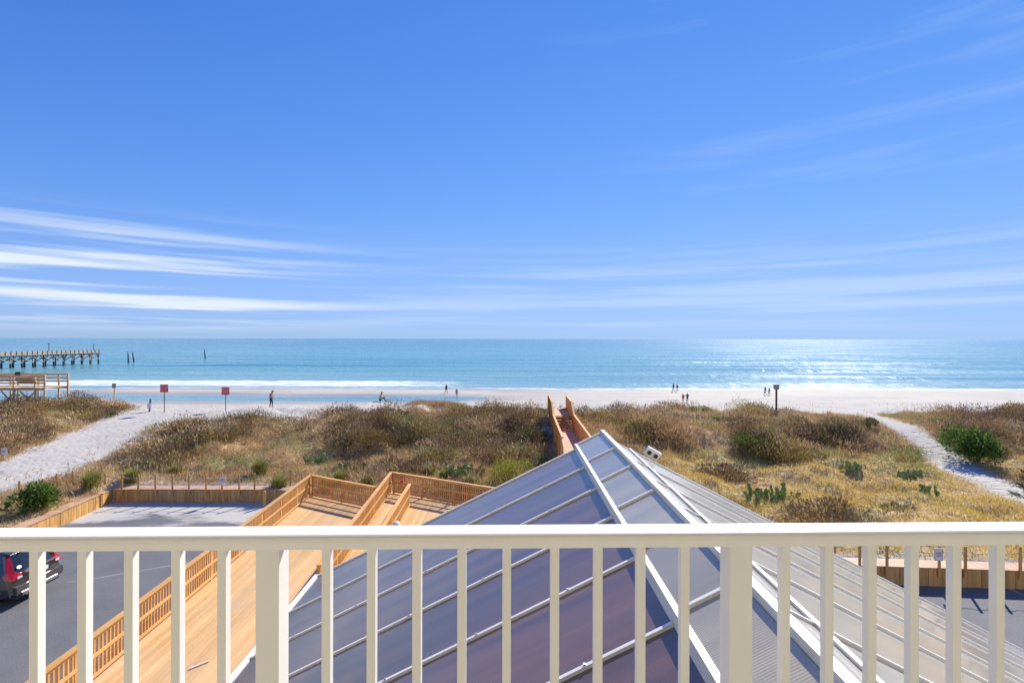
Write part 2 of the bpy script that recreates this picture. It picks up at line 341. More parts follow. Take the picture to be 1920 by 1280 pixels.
def mixc(t, f, a, b):
    n = tn(t, 'ShaderNodeMix', data_type='RGBA')
    if isinstance(f, float): n.inputs[0].default_value = f
    else: t.links.new(f, n.inputs[0])
    for i, c in ((6, a), (7, b)):
        if isinstance(c, tuple): n.inputs[i].default_value = (*c, 1)
        else: t.links.new(c, n.inputs[i])
    return n.outputs[2]
def noise(t, vec, scale, detail=4, rough=0.5, lo=None, hi=None):
    n = tn(t, 'ShaderNodeTexNoise'); n.inputs['Scale'].default_value = scale; n.inputs['Detail'].default_value = detail; n.inputs['Roughness'].default_value = rough
    t.links.new(vec, n.inputs['Vector'])
    if lo is None: return n.outputs['Fac']
    r = tn(t, 'ShaderNodeMapRange'); t.links.new(n.outputs['Fac'], r.inputs[0]); r.inputs[1].default_value = lo; r.inputs[2].default_value = hi
    return r.outputs[0]
def mapped(t, scale):
    g = tn(t, 'ShaderNodeNewGeometry'); mp = tn(t, 'ShaderNodeMapping'); t.links.new(g.outputs['Position'], mp.inputs[0]); mp.inputs['Scale'].default_value = scale
    return mp.outputs[0]
P1 = mapped(t, (1, 1, 1)); P2 = mapped(t, (0.3, 1.6, 1))
sand = mixc(t, noise(t, P1, 0.35, 5, 0.6, 0.35, 0.65), (0.525, 0.495, 0.44), (0.455, 0.425, 0.375))
sand = mixc(t, noise(t, P2, 0.25, 4, 0.6, 0.55, 0.75), sand, (0.46, 0.44, 0.41))
av = tn(t, 'ShaderNodeAttribute'); av.attribute_name = 'veg'; aw = tn(t, 'ShaderNodeAttribute'); aw.attribute_name = 'wet'
litter = mixc(t, noise(t, P1, 1.6, 5, 0.6, 0.4, 0.62), (0.40, 0.27, 0.125), (0.56, 0.41, 0.21))
c = mixc(t, av.outputs['Fac'], sand, litter)
wets = mixc(t, noise(t, P2, 0.2, 4, 0.5, 0.4, 0.6), (0.30, 0.27, 0.22), (0.38, 0.345, 0.285))
c = mixc(t, aw.outputs['Fac'], c, wets); t.links.new(c, p.inputs['Base Color'])
rr = tn(t, 'ShaderNodeMapRange'); t.links.new(aw.outputs['Fac'], rr.inputs[0]); rr.inputs[3].default_value = 0.95; rr.inputs[4].default_value = 0.22
t.links.new(rr.outputs[0], p.inputs['Roughness'])
vo = tn(t, 'ShaderNodeTexVoronoi'); vo.inputs['Scale'].default_value = 2.2; t.links.new(P1, vo.inputs['Vector'])
vr = tn(t, 'ShaderNodeMapRange'); t.links.new(vo.outputs['Distance'], vr.inputs[0]); vr.inputs[1].default_value = 0.1; vr.inputs[2].default_value = 0.45
hh = tn(t, 'ShaderNodeMath', operation='MULTIPLY_ADD'); t.links.new(noise(t, P1, 5, 4), hh.inputs[0]); hh.inputs[1].default_value = 0.7; t.links.new(vr.outputs[0], hh.inputs[2])
dry = tn(t, 'ShaderNodeMath', operation='SUBTRACT'); dry.inputs[0].default_value = 1.0; t.links.new(aw.outputs['Fac'], dry.inputs[1])
ay = tn(t, 'ShaderNodeAttribute'); ay.attribute_name = 'rough_sand'
st = tn(t, 'ShaderNodeMath', operation='MULTIPLY'); t.links.new(dry.outputs[0], st.inputs[0]); t.links.new(ay.outputs['Fac'], st.inputs[1])
b = tn(t, 'ShaderNodeBump'); b.inputs['Distance'].default_value = 0.16; t.links.new(st.outputs[0], b.inputs['Strength']); t.links.new(hh.outputs[0], b.inputs['Height'])
t.links.new(b.outputs[0], p.inputs['Normal'])
rs = 0.03 + 0.26*(1-sstep(YY, 50, 66)) + 0.25*np.exp(-((XX-path2(YY))/2.5)**2)*(1-sstep(YY, 44, 50))
o = big_mesh('ground', np.stack([XX, YY, ZZ], -1).reshape(-1, 3), quads, m, {'veg': ('FLOAT', vm.ravel()), 'wet': ('FLOAT', wet.ravel()), 'rough_sand': ('FLOAT', rs.ravel())}, True, 4)
tag(o, 'pale sandy beach and dune ground sloping down to the sea', kind='structure')
# ---------------------------------------------------------------- sea
xs2 = np.concatenate([-np.geomspace(40000, 262, 50), np.arange(-260, 260.1, 2.5), np.geomspace(262, 40000, 50)])
ys2 = np.concatenate([np.arange(76, 190, 0.6), np.arange(190, 330, 1.2), np.geomspace(331, 60000, 140)])
X2, Y2 = np.meshgrid(xs2, ys2)
wx = (fbm(X2*0.012+4, Y2*0.004, 3)-0.5)*26
amp = sstep(Y2, 108, 122)*np.exp(-np.clip(Y2-230, 0, None)/160.0)
def swell(L, ph, k): 
    s = np.sin(2*np.pi*(Y2+wx+k*X2)/L+ph); return np.exp(2.2*(s-1))
Z2 = SEA + amp*(0.34*swell(27.0, 0.6, 0.015)*(0.35+fbm(X2*0.02+9, Y2*0.03, 2)) + 0.20*swell(16.5, 2.0, -0.03)*fbm(X2*0.03, Y2*0.05+3, 2) + 0.05*(fbm(X2*0.2, Y2*0.25, 3)-0.5))
Z2 += 0.008*(fbm(X2*0.4, Y2*0.5, 2)-0.5)
T2 = H(X2, np.minimum(Y2, 400)); depth = SEA-T2
edge = np.exp(-((depth-0.03)/0.06)**2)*sstep(Y2, 99, 103)
brk = sstep(fbm(X2*0.01+1, Y2*0.0+2, 2)*18 - X2*0.16, 9.0, 18.0)*(sstep(Y2+wx*0.2, 108, 111)*(1-sstep(Y2+wx*0.2, 122, 129)))
brk = np.maximum(brk, 0.55*sstep(-X2, 20, 60)*np.exp(-((Y2-131)/2.0)**2))
foam = np.clip(0.62*edge+0.66*brk, 0, 1)
nx2, ny2 = len(xs2), len(ys2)
ii = (np.arange(ny2-1)[:, None]*nx2 + np.arange(nx2-1)[None, :]).ravel()
m = bpy.data.materials.new('sea_water'); m.use_nodes = True; t = m.node_tree; p = t.nodes['Principled BSDF']
g = tn(t, 'ShaderNodeNewGeometry'); sp = tn(t, 'ShaderNodeSeparateXYZ'); t.links.new(g.outputs['Position'], sp.inputs[0])
def yr(a, b):
    r = tn(t, 'ShaderNodeMapRange', interpolation_type='SMOOTHSTEP'); t.links.new(sp.outputs[1], r.inputs[0]); r.inputs[1].default_value = a; r.inputs[2].default_value = b; return r.outputs[0]
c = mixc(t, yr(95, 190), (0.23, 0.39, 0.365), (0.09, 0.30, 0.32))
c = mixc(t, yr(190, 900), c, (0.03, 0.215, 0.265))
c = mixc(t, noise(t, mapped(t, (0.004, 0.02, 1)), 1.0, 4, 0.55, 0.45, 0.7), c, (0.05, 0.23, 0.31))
PW = mapped(t, (1, 0.35, 1))
fa = tn(t, 'ShaderNodeAttribute'); fa.attribute_name = 'foam'
fn = noise(t, mapped(t, (0.35, 0.9, 1)), 0.55, 7, 0.68)
fm = tn(t, 'ShaderNodeMath', operation='ADD'); t.links.new(fa.outputs['Fac'], fm.inputs[0]); t.links.new(fn, fm.inputs[1])
fr = tn(t, 'ShaderNodeMapRange'); t.links.new(fm.outputs[0], fr.inputs[0]); fr.inputs[1].default_value = 0.90; fr.inputs[2].default_value = 1.22
c = mixc(t, fr.outputs[0], c, (0.80, 0.82, 0.83)); t.links.new(c, p.inputs['Base Color'])
ro = tn(t, 'ShaderNodeMapRange'); t.links.new(fr.outputs[0], ro.inputs[0]); rg = tn(t, 'ShaderNodeMath', operation='MULTIPLY_ADD'); t.links.new(noise(t, mapped(t, (0.9, 0.16, 1)), 1.0, 3, 0.6, 0.46, 0.66), rg.inputs[0]); rg.inputs[1].default_value = 0.135; t.links.new(noise(t, mapped(t, (0.010, 0.055, 1)), 1.0, 4, 0.6, 0.3, 1.9), rg.inputs[2])
rg2 = tn(t, 'ShaderNodeMath', operation='ADD'); t.links.new(rg.outputs[0], rg2.inputs[0]); rg2.inputs[1].default_value = 0.03; t.links.new(rg2.outputs[0], ro.inputs[3]); ro.inputs[4].default_value = 0.8; t.links.new(ro.outputs[0], p.inputs['Roughness'])
p.inputs['IOR'].default_value = 1.33
hsum = tn(t, 'ShaderNodeMath', operation='MULTIPLY_ADD'); t.links.new(noise(t, PW, 0.9, 5, 0.6), hsum.inputs[0]); hsum.inputs[1].default_value = 0.45
t.links.new(noise(t, mapped(t, (0.12, 0.30, 1)), 1.0, 3, 0.5), hsum.inputs[2])
b = tn(t, 'ShaderNodeBump'); b.inputs['Strength'].default_value = 0.55; b.inputs['Distance'].default_value = 0.9; t.links.new(hsum.outputs[0], b.inputs['Height']); t.links.new(b.outputs[0], p.inputs['Normal'])
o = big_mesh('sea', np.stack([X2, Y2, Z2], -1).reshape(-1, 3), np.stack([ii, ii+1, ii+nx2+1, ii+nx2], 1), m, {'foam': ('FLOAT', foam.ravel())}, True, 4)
tag(o, 'calm blue sea with low swells and sun glitter', kind='structure')
# ---------------------------------------------------------------- parking lots
def asphalt_mat():
    m = bpy.data.materials.new('worn_asphalt'); m.use_nodes = True; t = m.node_tree; p = t.nodes['Principled BSDF']; p.inputs['Roughness'].default_value = 0.85
    P1 = mapped(t, (1, 1, 1)); c = mixc(t, noise(t, P1, 0.6, 5, 0.6, 0.35, 0.7), (0.115, 0.117, 0.125), (0.155, 0.156, 0.162))
    c = mixc(t, noise(t, P1, 26, 3, 0.6, 0.5, 0.8), c, (0.24, 0.24, 0.245))
    def crack(scale, wd, dist):
        n = tn(t, 'ShaderNodeTexNoise'); n.inputs['Scale'].default_value = 0.9; n.inputs['Detail'].default_value = 5; t.links.new(P1, n.inputs['Vector'])
        mv = tn(t, 'ShaderNodeMix', data_type='VECTOR'); mv.inputs[0].default_value = dist; t.links.new(P1, mv.inputs[4]); t.links.new(n.outputs['Color'], mv.inputs[5])
        v = tn(t, 'ShaderNodeTexVoronoi', feature='DISTANCE_TO_EDGE'); v.inputs['Scale'].default_value = scale; t.links.new(mv.outputs[1], v.inputs['Vector'])
        r = tn(t, 'ShaderNodeMapRange'); t.links.new(v.outputs['Distance'], r.inputs[0]); r.inputs[1].default_value = 0; r.inputs[2].default_value = wd; r.inputs[3].default_value = 1; r.inputs[4].default_value = 0
        return r.outputs[0]
    ck = tn(t, 'ShaderNodeMath', operation='MULTIPLY'); t.links.new(crack(0.22, 0.007, 0.35), ck.inputs[0]); t.links.new(noise(t, P1, 0.5, 3, 0.5, 0.42, 0.55), ck.inputs[1])
    c = mixc(t, ck.outputs[0], c, (0.42, 0.40, 0.36))
    # blown sand lying on the asphalt along the far side
    sp = tn(t, 'ShaderNodeSeparateXYZ'); t.links.new(P1, sp.inputs[0])
    a = tn(t, 'ShaderNodeMath', operation='MULTIPLY_ADD'); t.links.new(noise(t, mapped(t, (0.5, 1, 1)), 0.55, 6, 0.65), a.inputs[0]); a.inputs[1].default_value = 7.0; t.links.new(sp.outputs[1], a.inputs[2])
    r = tn(t, 'ShaderNodeMapRange'); t.links.new(a.outputs[0], r.inputs[0]); r.inputs[1].default_value = 26.3; r.inputs[2].default_value = 27.3
    c = mixc(t, r.outputs[0], c, (0.48, 0.455, 0.415))
    t.links.new(c, p.inputs['Base Color'])
    b = tn(t, 'ShaderNodeBump'); b.inputs['Strength'].default_value = 0.4; b.inputs['Distance'].default_value = 0.01; t.links.new(noise(t, P1, 60, 3), b.inputs['Height']); t.links.new(b.outputs[0], p.inputs['Normal'])
    return m
M['asphalt'] = asphalt_mat()
M['paint'] = material('faded_line_paint', (0.5, 0.49, 0.47), 0.8, col2=(0.12, 0.12, 0.12), scale=5, contrast=(0.48, 0.6))
tag(MB().add([(-60,-20,0),(-9.6,-20,0),(-9.6,25.74,0),(-20.42,25.74,0),(-20.42,19.6,0),(-60,19.6,0)], [(0,1,2,3,4,5)]).build('parking_lot', M['asphalt']), 'grey asphalt parking lot with blown sand beside the wooden deck', kind='structure')
tag(MB().add([(5,-20,0),(60,-20,0),(60,16.7,0),(19.3,16.76,0),(11.2,17.33,0),(5,17.4,0)], [(0,1,2,3,4,5)]).build('parking_lot', M['asphalt']), 'grey asphalt parking lot below the right retaining wall', kind='structure')
tag(MB().add([(-19.8,22.1,.005),(-11,22.1,.005),(-11,22.22,.005),(-19.8,22.22,.005)], [(0,1,2,3)]).build('painted_line', M['paint']), 'faded white parking line on the asphalt', kind='structure')

# ================================================================ apartment building with the balcony
bld = tag(empty('apartment_building', (0, -1.6, 0)), 'beige stucco apartment building carrying the balcony', 'building')
FL = CAMZ-0.456-1.07
MB().box((-16, -6, -0.05), (16, 0, 15)).build('wall', M['wall'], bld)
MB().box((-6, 0.004, FL-0.22), (6, 3.0, FL)).build('balcony_slab', M['floor'], bld)
MB().box((-6, 0.004, FL+2.72), (6, 2.9, FL+2.94)).build('balcony_ceiling', M['wall'], bld)
for sx in (-6.3, 6.0): MB().box((sx, 0.004, 0), (sx+.3, 3.0, 14)).build('side_wall', M['wall'], bld)
# ---------------------------------------------------------------- balcony railing
YAW = R(1.25)
rail = tag(empty('balcony_railing', (0, 1.20, FL), YAW), 'white metal balcony railing with square balusters and wider posts', 'railing')
# rounded cap profile (y, z)
prof = []
for (cx, cz, r, a0) in ((0.029, 1.060, 0.010, 0), (-0.020, 1.060, 0.010, 90)):
    for k in range(5):
        a = R(a0+k*22.5); prof.append((cx+r*math.cos(a), cz+r*math.sin(a)))
prof += [(-0.030, 1.052), (-0.027, 1.036), (0.036, 1.036), (0.039, 1.052)]
MB().prism(prof, 0, -5.9, 5.9).build('top_rail', M['white'], rail)
for s in (-1,): MB().box((-5.9, 0.0, 0.08), (5.9, 0.038, 0.115)).build('bottom_rail', M['white'], rail)
def rx(px):            # x along the rail seen at pixel column px (front face)
    u = (px-CX)/F; return 1.195*u/(math.cos(YAW)-u*math.sin(YAW))
bal = MB().box((0, 0.002, 0.116), (0.0205, 0.0225, 1.0355)).mesh('baluster'); bal.materials.append(M['white'])
pst = MB().box((0, -0.012, 0.0), (0.054, 0.042, 1.0355)).mesh('post'); pst.materials.append(M['white'])
marks = [50, 141, 229, 318, 405, 602, 687, 773, 858, 943, 1034, 1116, 1197, 1280, 1470, 1552, 1633, 1713, 1793, 1875]
posts = [483, 1367]
xb = [rx(q) for q in marks]; stp = 0.1085
xb += [xb[0]-stp*k for k in range(1, 38)] + [xb[19]+stp*k for k in range(1, 38)]
for q in xb: put('baluster', bal, None, rail, (q, 0, 0))
for q in [rx(483), rx(1367), rx(483)-1.13, rx(1367)+1.13]: put('post', pst, None, rail, (q, 0, 0))

# ================================================================ glazed enclosure roof
YG, YN = 10.6, 1.62
RX, RZ = 1.92, 6.34; LX, LZ = -4.06, 3.39; SR = 0.506
def zl(x): return RZ - (RX-x)*(RZ-LZ)/(RX-LX)
def zr(x): return RZ - (x-RX)*SR
EX = 11.4
enc = tag(empty('pool_enclosure', (0, YG, 0)), 'gabled sunroom roof of bronze and pale ribbed panels with white bars', 'sunroom')
bars = [YG, 9.14, 7.86, 6.60, 5.36, 4.12, 2.88, YN]
def off(p): return (p[0], p[1]-YG, p[2])
BX = 1.36
def slab(x0, z0, x1, z1, y0, y1, th, name, mat, parent):
    return MB().add([off(q) for q in [(x0,y0,z0),(x1,y0,z1),(x1,y1,z1),(x0,y1,z0),(x0,y0,z0-th),(x1,y0,z1-th),(x1,y1,z1-th),(x0,y1,z0-th)]],
        [(0,1,2,3),(7,6,5,4),(0,4,5,1),(1,5,6,2),(2,6,7,3),(3,7,4,0)]).build(name, mat, parent)
for a, bb in zip(bars[1:], bars[:-1]):
    slab(LX, zl(LX), BX, zl(BX), a+.004, bb-.004, .03, 'roof_panel', M['bronze'], enc)
    slab(BX+.01, zl(BX)+.085, RX-.05, zl(RX-.05)+.085, a+.004, bb-.004, .03, 'ridge_panel', M['dusty'], enc)
    slab(RX+.05, zr(RX+.05), 2.5, zr(2.5), a+.004, bb-.004, .03, 'ridge_panel', M['pale'], enc)
    slab(2.5, zr(2.5)-.012, EX, zr(EX)-.012, a+.004, bb-.004, .03, 'roof_panel', M['pale'], enc)
for i, y in enumerate(bars):
    wd = 0.055 if i == 0 else 0.036
    MB().bar(off((LX-.03, y, zl(LX-.03)+.012)), off((BX-.03, y, zl(BX-.03)+.012)), wd, .036).build('glazing_bar', M['alu'], enc)
    MB().bar(off((BX+.04, y, zl(BX+.04)+.097)), off((RX-.05, y, zl(RX-.05)+.097)), wd, .036).build('glazing_bar', M['alu'], enc)
    MB().bar(off((RX+.06, y, zr(RX+.06)+.006)), off((EX, y, zr(EX)+.006)), wd, .036).build('glazing_bar', M['alu'], enc)
    for k in range(6):
        pass
MB().box(off((RX-.04, YN, RZ-.05)), off((RX+.04, YG+.06, RZ+.135))).build('ridge_beam', M['alu'], enc)
MB().box(off((BX-.03, YN, zl(BX)-.03)), off((BX+.03, YG+.05, zl(BX)+.115))).build('ridge_curb', M['alu'], enc)
MB().bar(off((2.5, YN, zr(2.5)+.02)), off((2.5, YG+.03, zr(2.5)+.02)), .035, .05).build('ridge_curb', M['alu'], enc)
MB().box(off((LX-.12, YN, LZ-.14)), off((LX-.01, YG+.05, LZ+.005))).build('gutter', M['alu'], enc)
MB().box(off((EX-.01, YN, zr(EX)-.14)), off((EX+.12, YG+.05, zr(EX)+.005))).build('gutter', M['alu'], enc)
for y in bars[:-1]:
    MB().box(off((LX-.02, y-.04, 0)), off((LX+.08, y+.04, LZ-.06))).build('wall_post', M['alu'], enc)
    MB().box(off((EX-.12, y-.04, 0)), off((EX-.02, y+.04, zr(EX)-.06))).build('wall_post', M['alu'], enc)
gw = MB(); gw.add([off(q) for q in [(LX+.09, YG-.03, 0), (EX-.13, YG-.03, 0), (EX-.13, YG-.03, zr(EX)-.06), (RX, YG-.03, RZ-.12), (LX+.09, YG-.03, LZ-.03)]], [(0,1,2,3,4)]); gw.build('gable_wall', M['bronze'], enc)
MB().box(off((LX+.02, YN, 0.0)), off((LX+.05, YG-.05, LZ-.07))).build('side_wall', M['bronze'], enc)
sc_m = MB()
for a, bb in zip(bars[1:], bars[:-1]):
    for tt in (0.12, 0.3, 0.5, 0.68, 0.86):
        x = LX+(BX-LX)*tt; sc_m.box(off((x-.012, bb-.012, zl(x)+.036)), off((x+.012, bb+.012, zl(x)+.046)))
tag(sc_m.build('screw', M['steel'], enc), kind='stuff')
# twin floodlight behind the gable
fl = tag(empty('floodlight', (3.05, YG+.28, 5.92)), 'white boxy twin floodlight behind the sunroom ridge', 'floodlight'); fl.rotation_euler = (R(14), R(30), 0); fl.scale = (.78, .78, .78)
MB().box((-.21, -.05, -.13), (.21, .05, .13)).build('housing', M['alu'], fl)
for sx in (-.1, .1): MB().tube([(sx, -.045, 0), (sx, -.075, 0)], [.05, .06], 14).build('lens', M['black'], fl)
MB().bar((0, .0, -.12), (-.05, -.2, -.32), .04, .04).build('bracket', M['alu'], fl)

# ================================================================ wooden deck and its railings
DZ = 0.60
deck = tag(empty('wooden_deck', (-7, 14, 0)), 'broad orange wooden deck running along the sunroom', 'deck')
def dk(p): return (p[0]+7, p[1]-14, p[2])
def lineY(x):                      # far edge of the deck
    if x < -6.15: (x0, y0), (x1, y1) = FARL
    else: (x0, y0), (x1, y1) = FARR
    return y0+(y1-y0)*(x-x0)/(x1-x0)
x = -10.0
while x < 2.1:
    x2 = x+0.138
    y0 = 2.0 if x2 < LX-.02 else YG+.15
    xl_ = x if x > -9.95 else x
    MB().add([dk(q) for q in [(x,y0,DZ),(x2,y0,DZ),(x2,lineY(x2),DZ),(x,lineY(x),DZ),(x,y0,DZ-.04),(x2,y0,DZ-.04),(x2,lineY(x2),DZ-.04),(x,lineY(x),DZ-.04)]],
        [(0,1,2,3),(7,6,5,4),(0,4,5,1),(1,5,6,2),(2,6,7,3),(3,7,4,0)]).build('board', M['deckwood'], deck)
    x += 0.144
for xx in (-9.9, -8, -6, -4.3): MB().box(dk((xx-.05, 2.1, DZ-.26)), dk((xx+.05, lineY(xx)-.1, DZ-.042))).build('joist', M['wood'], deck)
for yy in (4, 9, 14, 19): 
    for xx in (-9.9, -6): MB().box(dk((xx-.08, yy-.08, -0.05)), dk((xx+.08, yy+.08, DZ-.262))).build('footing_post', M['wood'], deck)
BALM = {}
def railing(p0, p1, label, h=1.05, z=DZ, sp=0.118):
    p0 = Vector((*p0, z)); p1 = Vector((*p1, z)); d = p1-p0; L = d.length; a = math.atan2(d.y, d.x)
    r = tag(empty('deck_railing', p0, a), label, 'railing', )
    MB().box((-.05, -.075, h-.04), (L+.05, .075, h)).build('cap', M['wood'], r)
    MB().box((0, -.02, h-.13), (L, .02, h-.042)).build('upper_rail', M['wood'], r)
    MB().box((0, -.042, h*.50), (L, -.021, h*.50+.085)).build('middle_rail', M['wood'], r)
    MB().box((0, -.042, .07), (L, -.021, .155)).build('lower_rail', M['wood'], r)
    n = max(1, round(L/1.8)); pm = MB().box((-.045, -.018, 0), (.045, .07, h-.042)).mesh('post'); pm.materials.append(M['wood'])
    for k in range(n+1): put('post', pm, None, r, (min(max(k*L/n, .05), L-.05), 0, 0))
    bm_ = BALM.setdefault('b', MB().box((-.019, -.0195, .05), (.019, .0185, 1.05-.131)).mesh('baluster'))
    if not bm_.materials: bm_.materials.append(M['wood'])
    for k in range(1, int(L/sp)):
        xk = k*sp
        if abs((xk/(L/n)) - round(xk/(L/n)))*(L/n) > .07: put('baluster', bm_, None, r, (xk, 0, 0))
    return r
railing((-9.45, 9.2), (-9.97, 24.9), 'long wooden deck railing along the parking lot')
railing((-9.9, 24.82), (-6.25, 22.88), 'short wooden deck railing across the deck end by the rope fence')
railing((-5.75, 15.0), (-6.12, 25.4), 'wooden deck railing on the left side of the narrow ramp')
railing((-4.55, 14.0), (-4.75, 23.3), 'wooden ramp railing ending short of the deck corner')
railing((-6.0, 25.38), (2.1, 21.3), 'wooden deck railing with small red notice at the dune side')
# ramp floor between the two railings: cross planks
rmp = tag(empty('ramp_floor', (-5.3, 19.5, DZ)), 'narrow plank ramp between two wooden railings on the deck', 'ramp')
bm_ = MB().box((-.5, -.066, .012), (.5, .066, .05)).mesh('plank'); bm_.materials.append(M['deckwood'])
for k in range(36): put('plank', bm_, None, rmp, (0.04-0.004*k, -3.6+k*.14, 0))
q = pix(375, 1248, 11.95); tag(MB().tube([(-.14, -.14, 0), (.14, .14, 0)], .022, 8).build('plastic_pipe', M['signwhite'], None, loc=(q.x, 11.95, DZ+.023)), 'short white stick lying on the deck boards', 'pipe')
# drum at the end of the railing, float on the deck, little notice
dr = tag(empty('hose_drum', (-1.12, 22.55, DZ+.62)), 'dark round drum with pale metal bracket at the deck railing', 'drum')
MB().tube([(0, -.14, 0), (0, .1, 0)], [.21, .21], 18).build('drum', M['drum'], dr)
MB().tube([(0, -.16, 0), (0, -.141, 0)], [.225, .225], 18).build('rim', M['steel'], dr)
MB().box((.23, -.1, -.62), (.32, .1, .3)).build('bracket', M['steel'], dr)
fb = tag(put('float_ball', sphere_mesh('float_ball', 16, 10, (.15, .15, .15)), M['signwhite'], None, (-4.28, 18.6, DZ+.15+.74)), 'small white round globe on a post by the ramp railing', 'globe')
gpost = MB().tube([(0, 0, -.89), (0, 0, -.12)], .05, 10).build('stand', M['wood'], fb)
def text_mesh(txt, size, name='lettering', ext=0.002):
    cu = bpy.data.curves.new(name, 'FONT'); cu.body = txt; cu.size = size; cu.align_x = 'CENTER'; cu.align_y = 'CENTER'; cu.extrude = ext; cu.resolution_u = 2; cu.space_line = 0.95
    ob = bpy.data.objects.new(name, cu); COL.objects.link(ob); bpy.context.view_layer.update()
    me = bpy.data.meshes.new_from_object(ob.evaluated_get(bpy.context.evaluated_depsgraph_get())); bpy.data.objects.remove(ob); bpy.data.curves.remove(cu)
    me.transform(Matrix.Rotation(R(90), 4, 'X')); me.name = name
    return me
M['redink'] = material('red_sign_ink', (0.42, 0.03, 0.06), 0.5, col2=(0.38, 0.03, 0.05), scale=9)
def keep_off(loc, label, w_=.23, h_=.33, rz=0.0, post=None):
    s = tag(empty('warning_sign', loc, rz), label, 'sign')
    MB().box((-w_/2, -.006, -h_/2), (w_/2, .006, h_/2)).build('panel', M['signwhite'], s)
    f = MB()
    for a in ((-w_/2+.012, -h_/2+.012, w_/2-.012, -h_/2+.02), (-w_/2+.012, h_/2-.02, w_/2-.012, h_/2-.012), (-w_/2+.012, -h_/2+.02, -w_/2+.02, h_/2-.02), (w_/2-.02, -h_/2+.02, w_/2-.012, h_/2-.02)):
        f.box((a[0], -.009, a[1]), (a[2], -.0065, a[3]))
    f.build('border', M['redink'], s)
    put('lettering', text_mesh('KEEP\nOFF!', .088), M['redink'], s, (0, -.0095, .0))
    if post: MB().box((-.02, .008, -post), (.02, .035, h_/2)).build('post', M['oldwood'], s)
    return s

# ================================================================ retaining walls and rope fences
def retaining(p0, p1, label, h=.62, ledge=1.0, bw=.155):
    p0 = Vector((*p0, 0)); p1 = Vector((*p1, 0)); d = p1-p0; L = d.length; a = math.atan2(d.y, d.x)
    r = tag(empty('retaining_wall', p0, a), label, 'wall')
    n = int(L/bw); me = [MB().box((.004, dy, -.04), (bw-.006, .045+dy, h+dz)).mesh('board') for dy, dz in ((0, 0), (.006, .012), (-.005, -.01))]
    for q in me: q.materials.append(M['wallwood'])
    for k in range(n): put('board', me[random.randrange(3)], None, r, (k*bw, 0, 0))
    pl = MB().box((.004, -.03, h+.013), (.286, ledge, h+.05)).mesh('ledge_plank'); pl.materials.append(M['ledgewood'])
    for k in range(int(L/.29)): put('ledge_plank', pl, None, r, (k*.29, 0, 0))
    MB().box((0, .05, .05), (L, .1, h-.02)).build('backing_beam', M['wallwood'], r)
    return r
retaining((-20.45, 25.7), (-12.0, 25.7), 'vertical board retaining wall between the sand drift and rope fence', ledge=.8)
retaining((-19.9, 20.2), (-20.45, 25.62), 'low board retaining wall below the leafy green bush', ledge=.55)
retaining((11.3, 17.32), (19.4, 16.75), 'vertical board retaining wall under the keep off notice', h=.59, ledge=.6)
retaining((-11.99, 25.7), (-10.1, 25.0), 'short board retaining wall angled in to the deck railing')
def rope_fence(pts, label, h=1.5, z0=None, r=.045, sag=.10, mat='wallwood'):
    o = Vector(pts[0]); f = tag(empty('rope_fence', o), label, 'fence')
    tops = []
    for q in pts:
        q = Vector(q); b = q-o
        hh = h*random.uniform(.96, 1.04)-q.z
        MB().tube([b+Vector((0,0,-.25)), b+Vector((0,0,hh-.05)), b+Vector((random.uniform(-.01,.01),0,hh))], [r, r, r*.6], 8).build('post', M[mat], f)
        tops.append(b+Vector((0, -.02, hh-.14)))
    for a, b in zip(tops[:-1], tops[1:]):
        pp = []
        for k in range(9):
            tt = k/8; e = a.lerp(b, tt); e.z -= sag*4*tt*(1-tt)*random.uniform(.9, 1.1); pp.append(e)
        MB().tube(pp, .013, 6).build('rope', M['rope'], f)
    return f
fp = [((px-CX)/F*25.62, 25.62, .62) for px in (198, 229, 260, 292, 324, 355, 387, 417, 449, 478)] + [(-12.3, 26.0, .64), (-11.6, 26.3, .66), (-10.9, 26.5, .7)]
rope_fence(fp, 'rope fence of short posts along the sandy lot wall', 1.48)
q = pix(417, 901, 25.55); keep_off((q.x, 25.55, q.z), 'white keep off notice on the rope fence by the sandy lot', .30, .36)
fp = []
for px, py in ((-45, 1000), (37, 966), (107, 943), (137, 926), (167, 912), (192, 905)):
    Y = 22.3+(px+45)/237*4.1; fp.append(((px-CX)/F*Y, Y, Hs((px-CX)/F*Y, Y)))
rope_fence(fp, 'rope fence climbing behind the leafy green bush', 1.62, mat='wallwood')
fp = [((px-CX)/F*yy, yy, .6) for px, yy in ((1566, 17.25), (1613, 17.2), (1664, 17.12), (1712, 17.1), (1762, 17.03), (1811, 16.98), (1862, 16.92), (1914, 16.86), (1968, 16.8))]
rope_fence(fp, 'rope fence of brown posts above the right parking lot', 1.42, mat='wallwood')
q = pix(1762, 1038, 16.93); keep_off((q.x, 16.955, q.z), 'white keep off notice on the fence above the right lot', .29, .42)
q = pix(8, 848, 31); keep_off((q.x, 31, q.z), 'white keep off notice standing in left dune brush', .36, .46, post=1.1)
q = pix(755, 898, 25.0); n_ = tag(empty('red_notice', (q.x, 24.88, q.z), math.atan2(-4.08, 8.1)), 'small red notice fixed to the deck railing corner', 'sign')
MB().box((-.09, -.02, -.13), (.09, -.008, .13)).build('panel', M['red'], n_)
MB().tube([(.055*math.cos(R(a)), -.0225, .03+.055*math.sin(R(a))) for a in range(0, 361, 20)], .009, 6).build('round_symbol', M['signwhite'], n_)
# post and sand heap beside the deck corner
ps = pix(500, 940, 25.2); tag(MB().tube([(0,0,-.1),(0,0,.75),(0,0,.8)], [.07,.07,.04], 8).build('wooden_post', M['wood'], None, loc=(ps.x, 25.0, 0)), 'lone wooden post with a pale base beside the long deck railing', 'post')

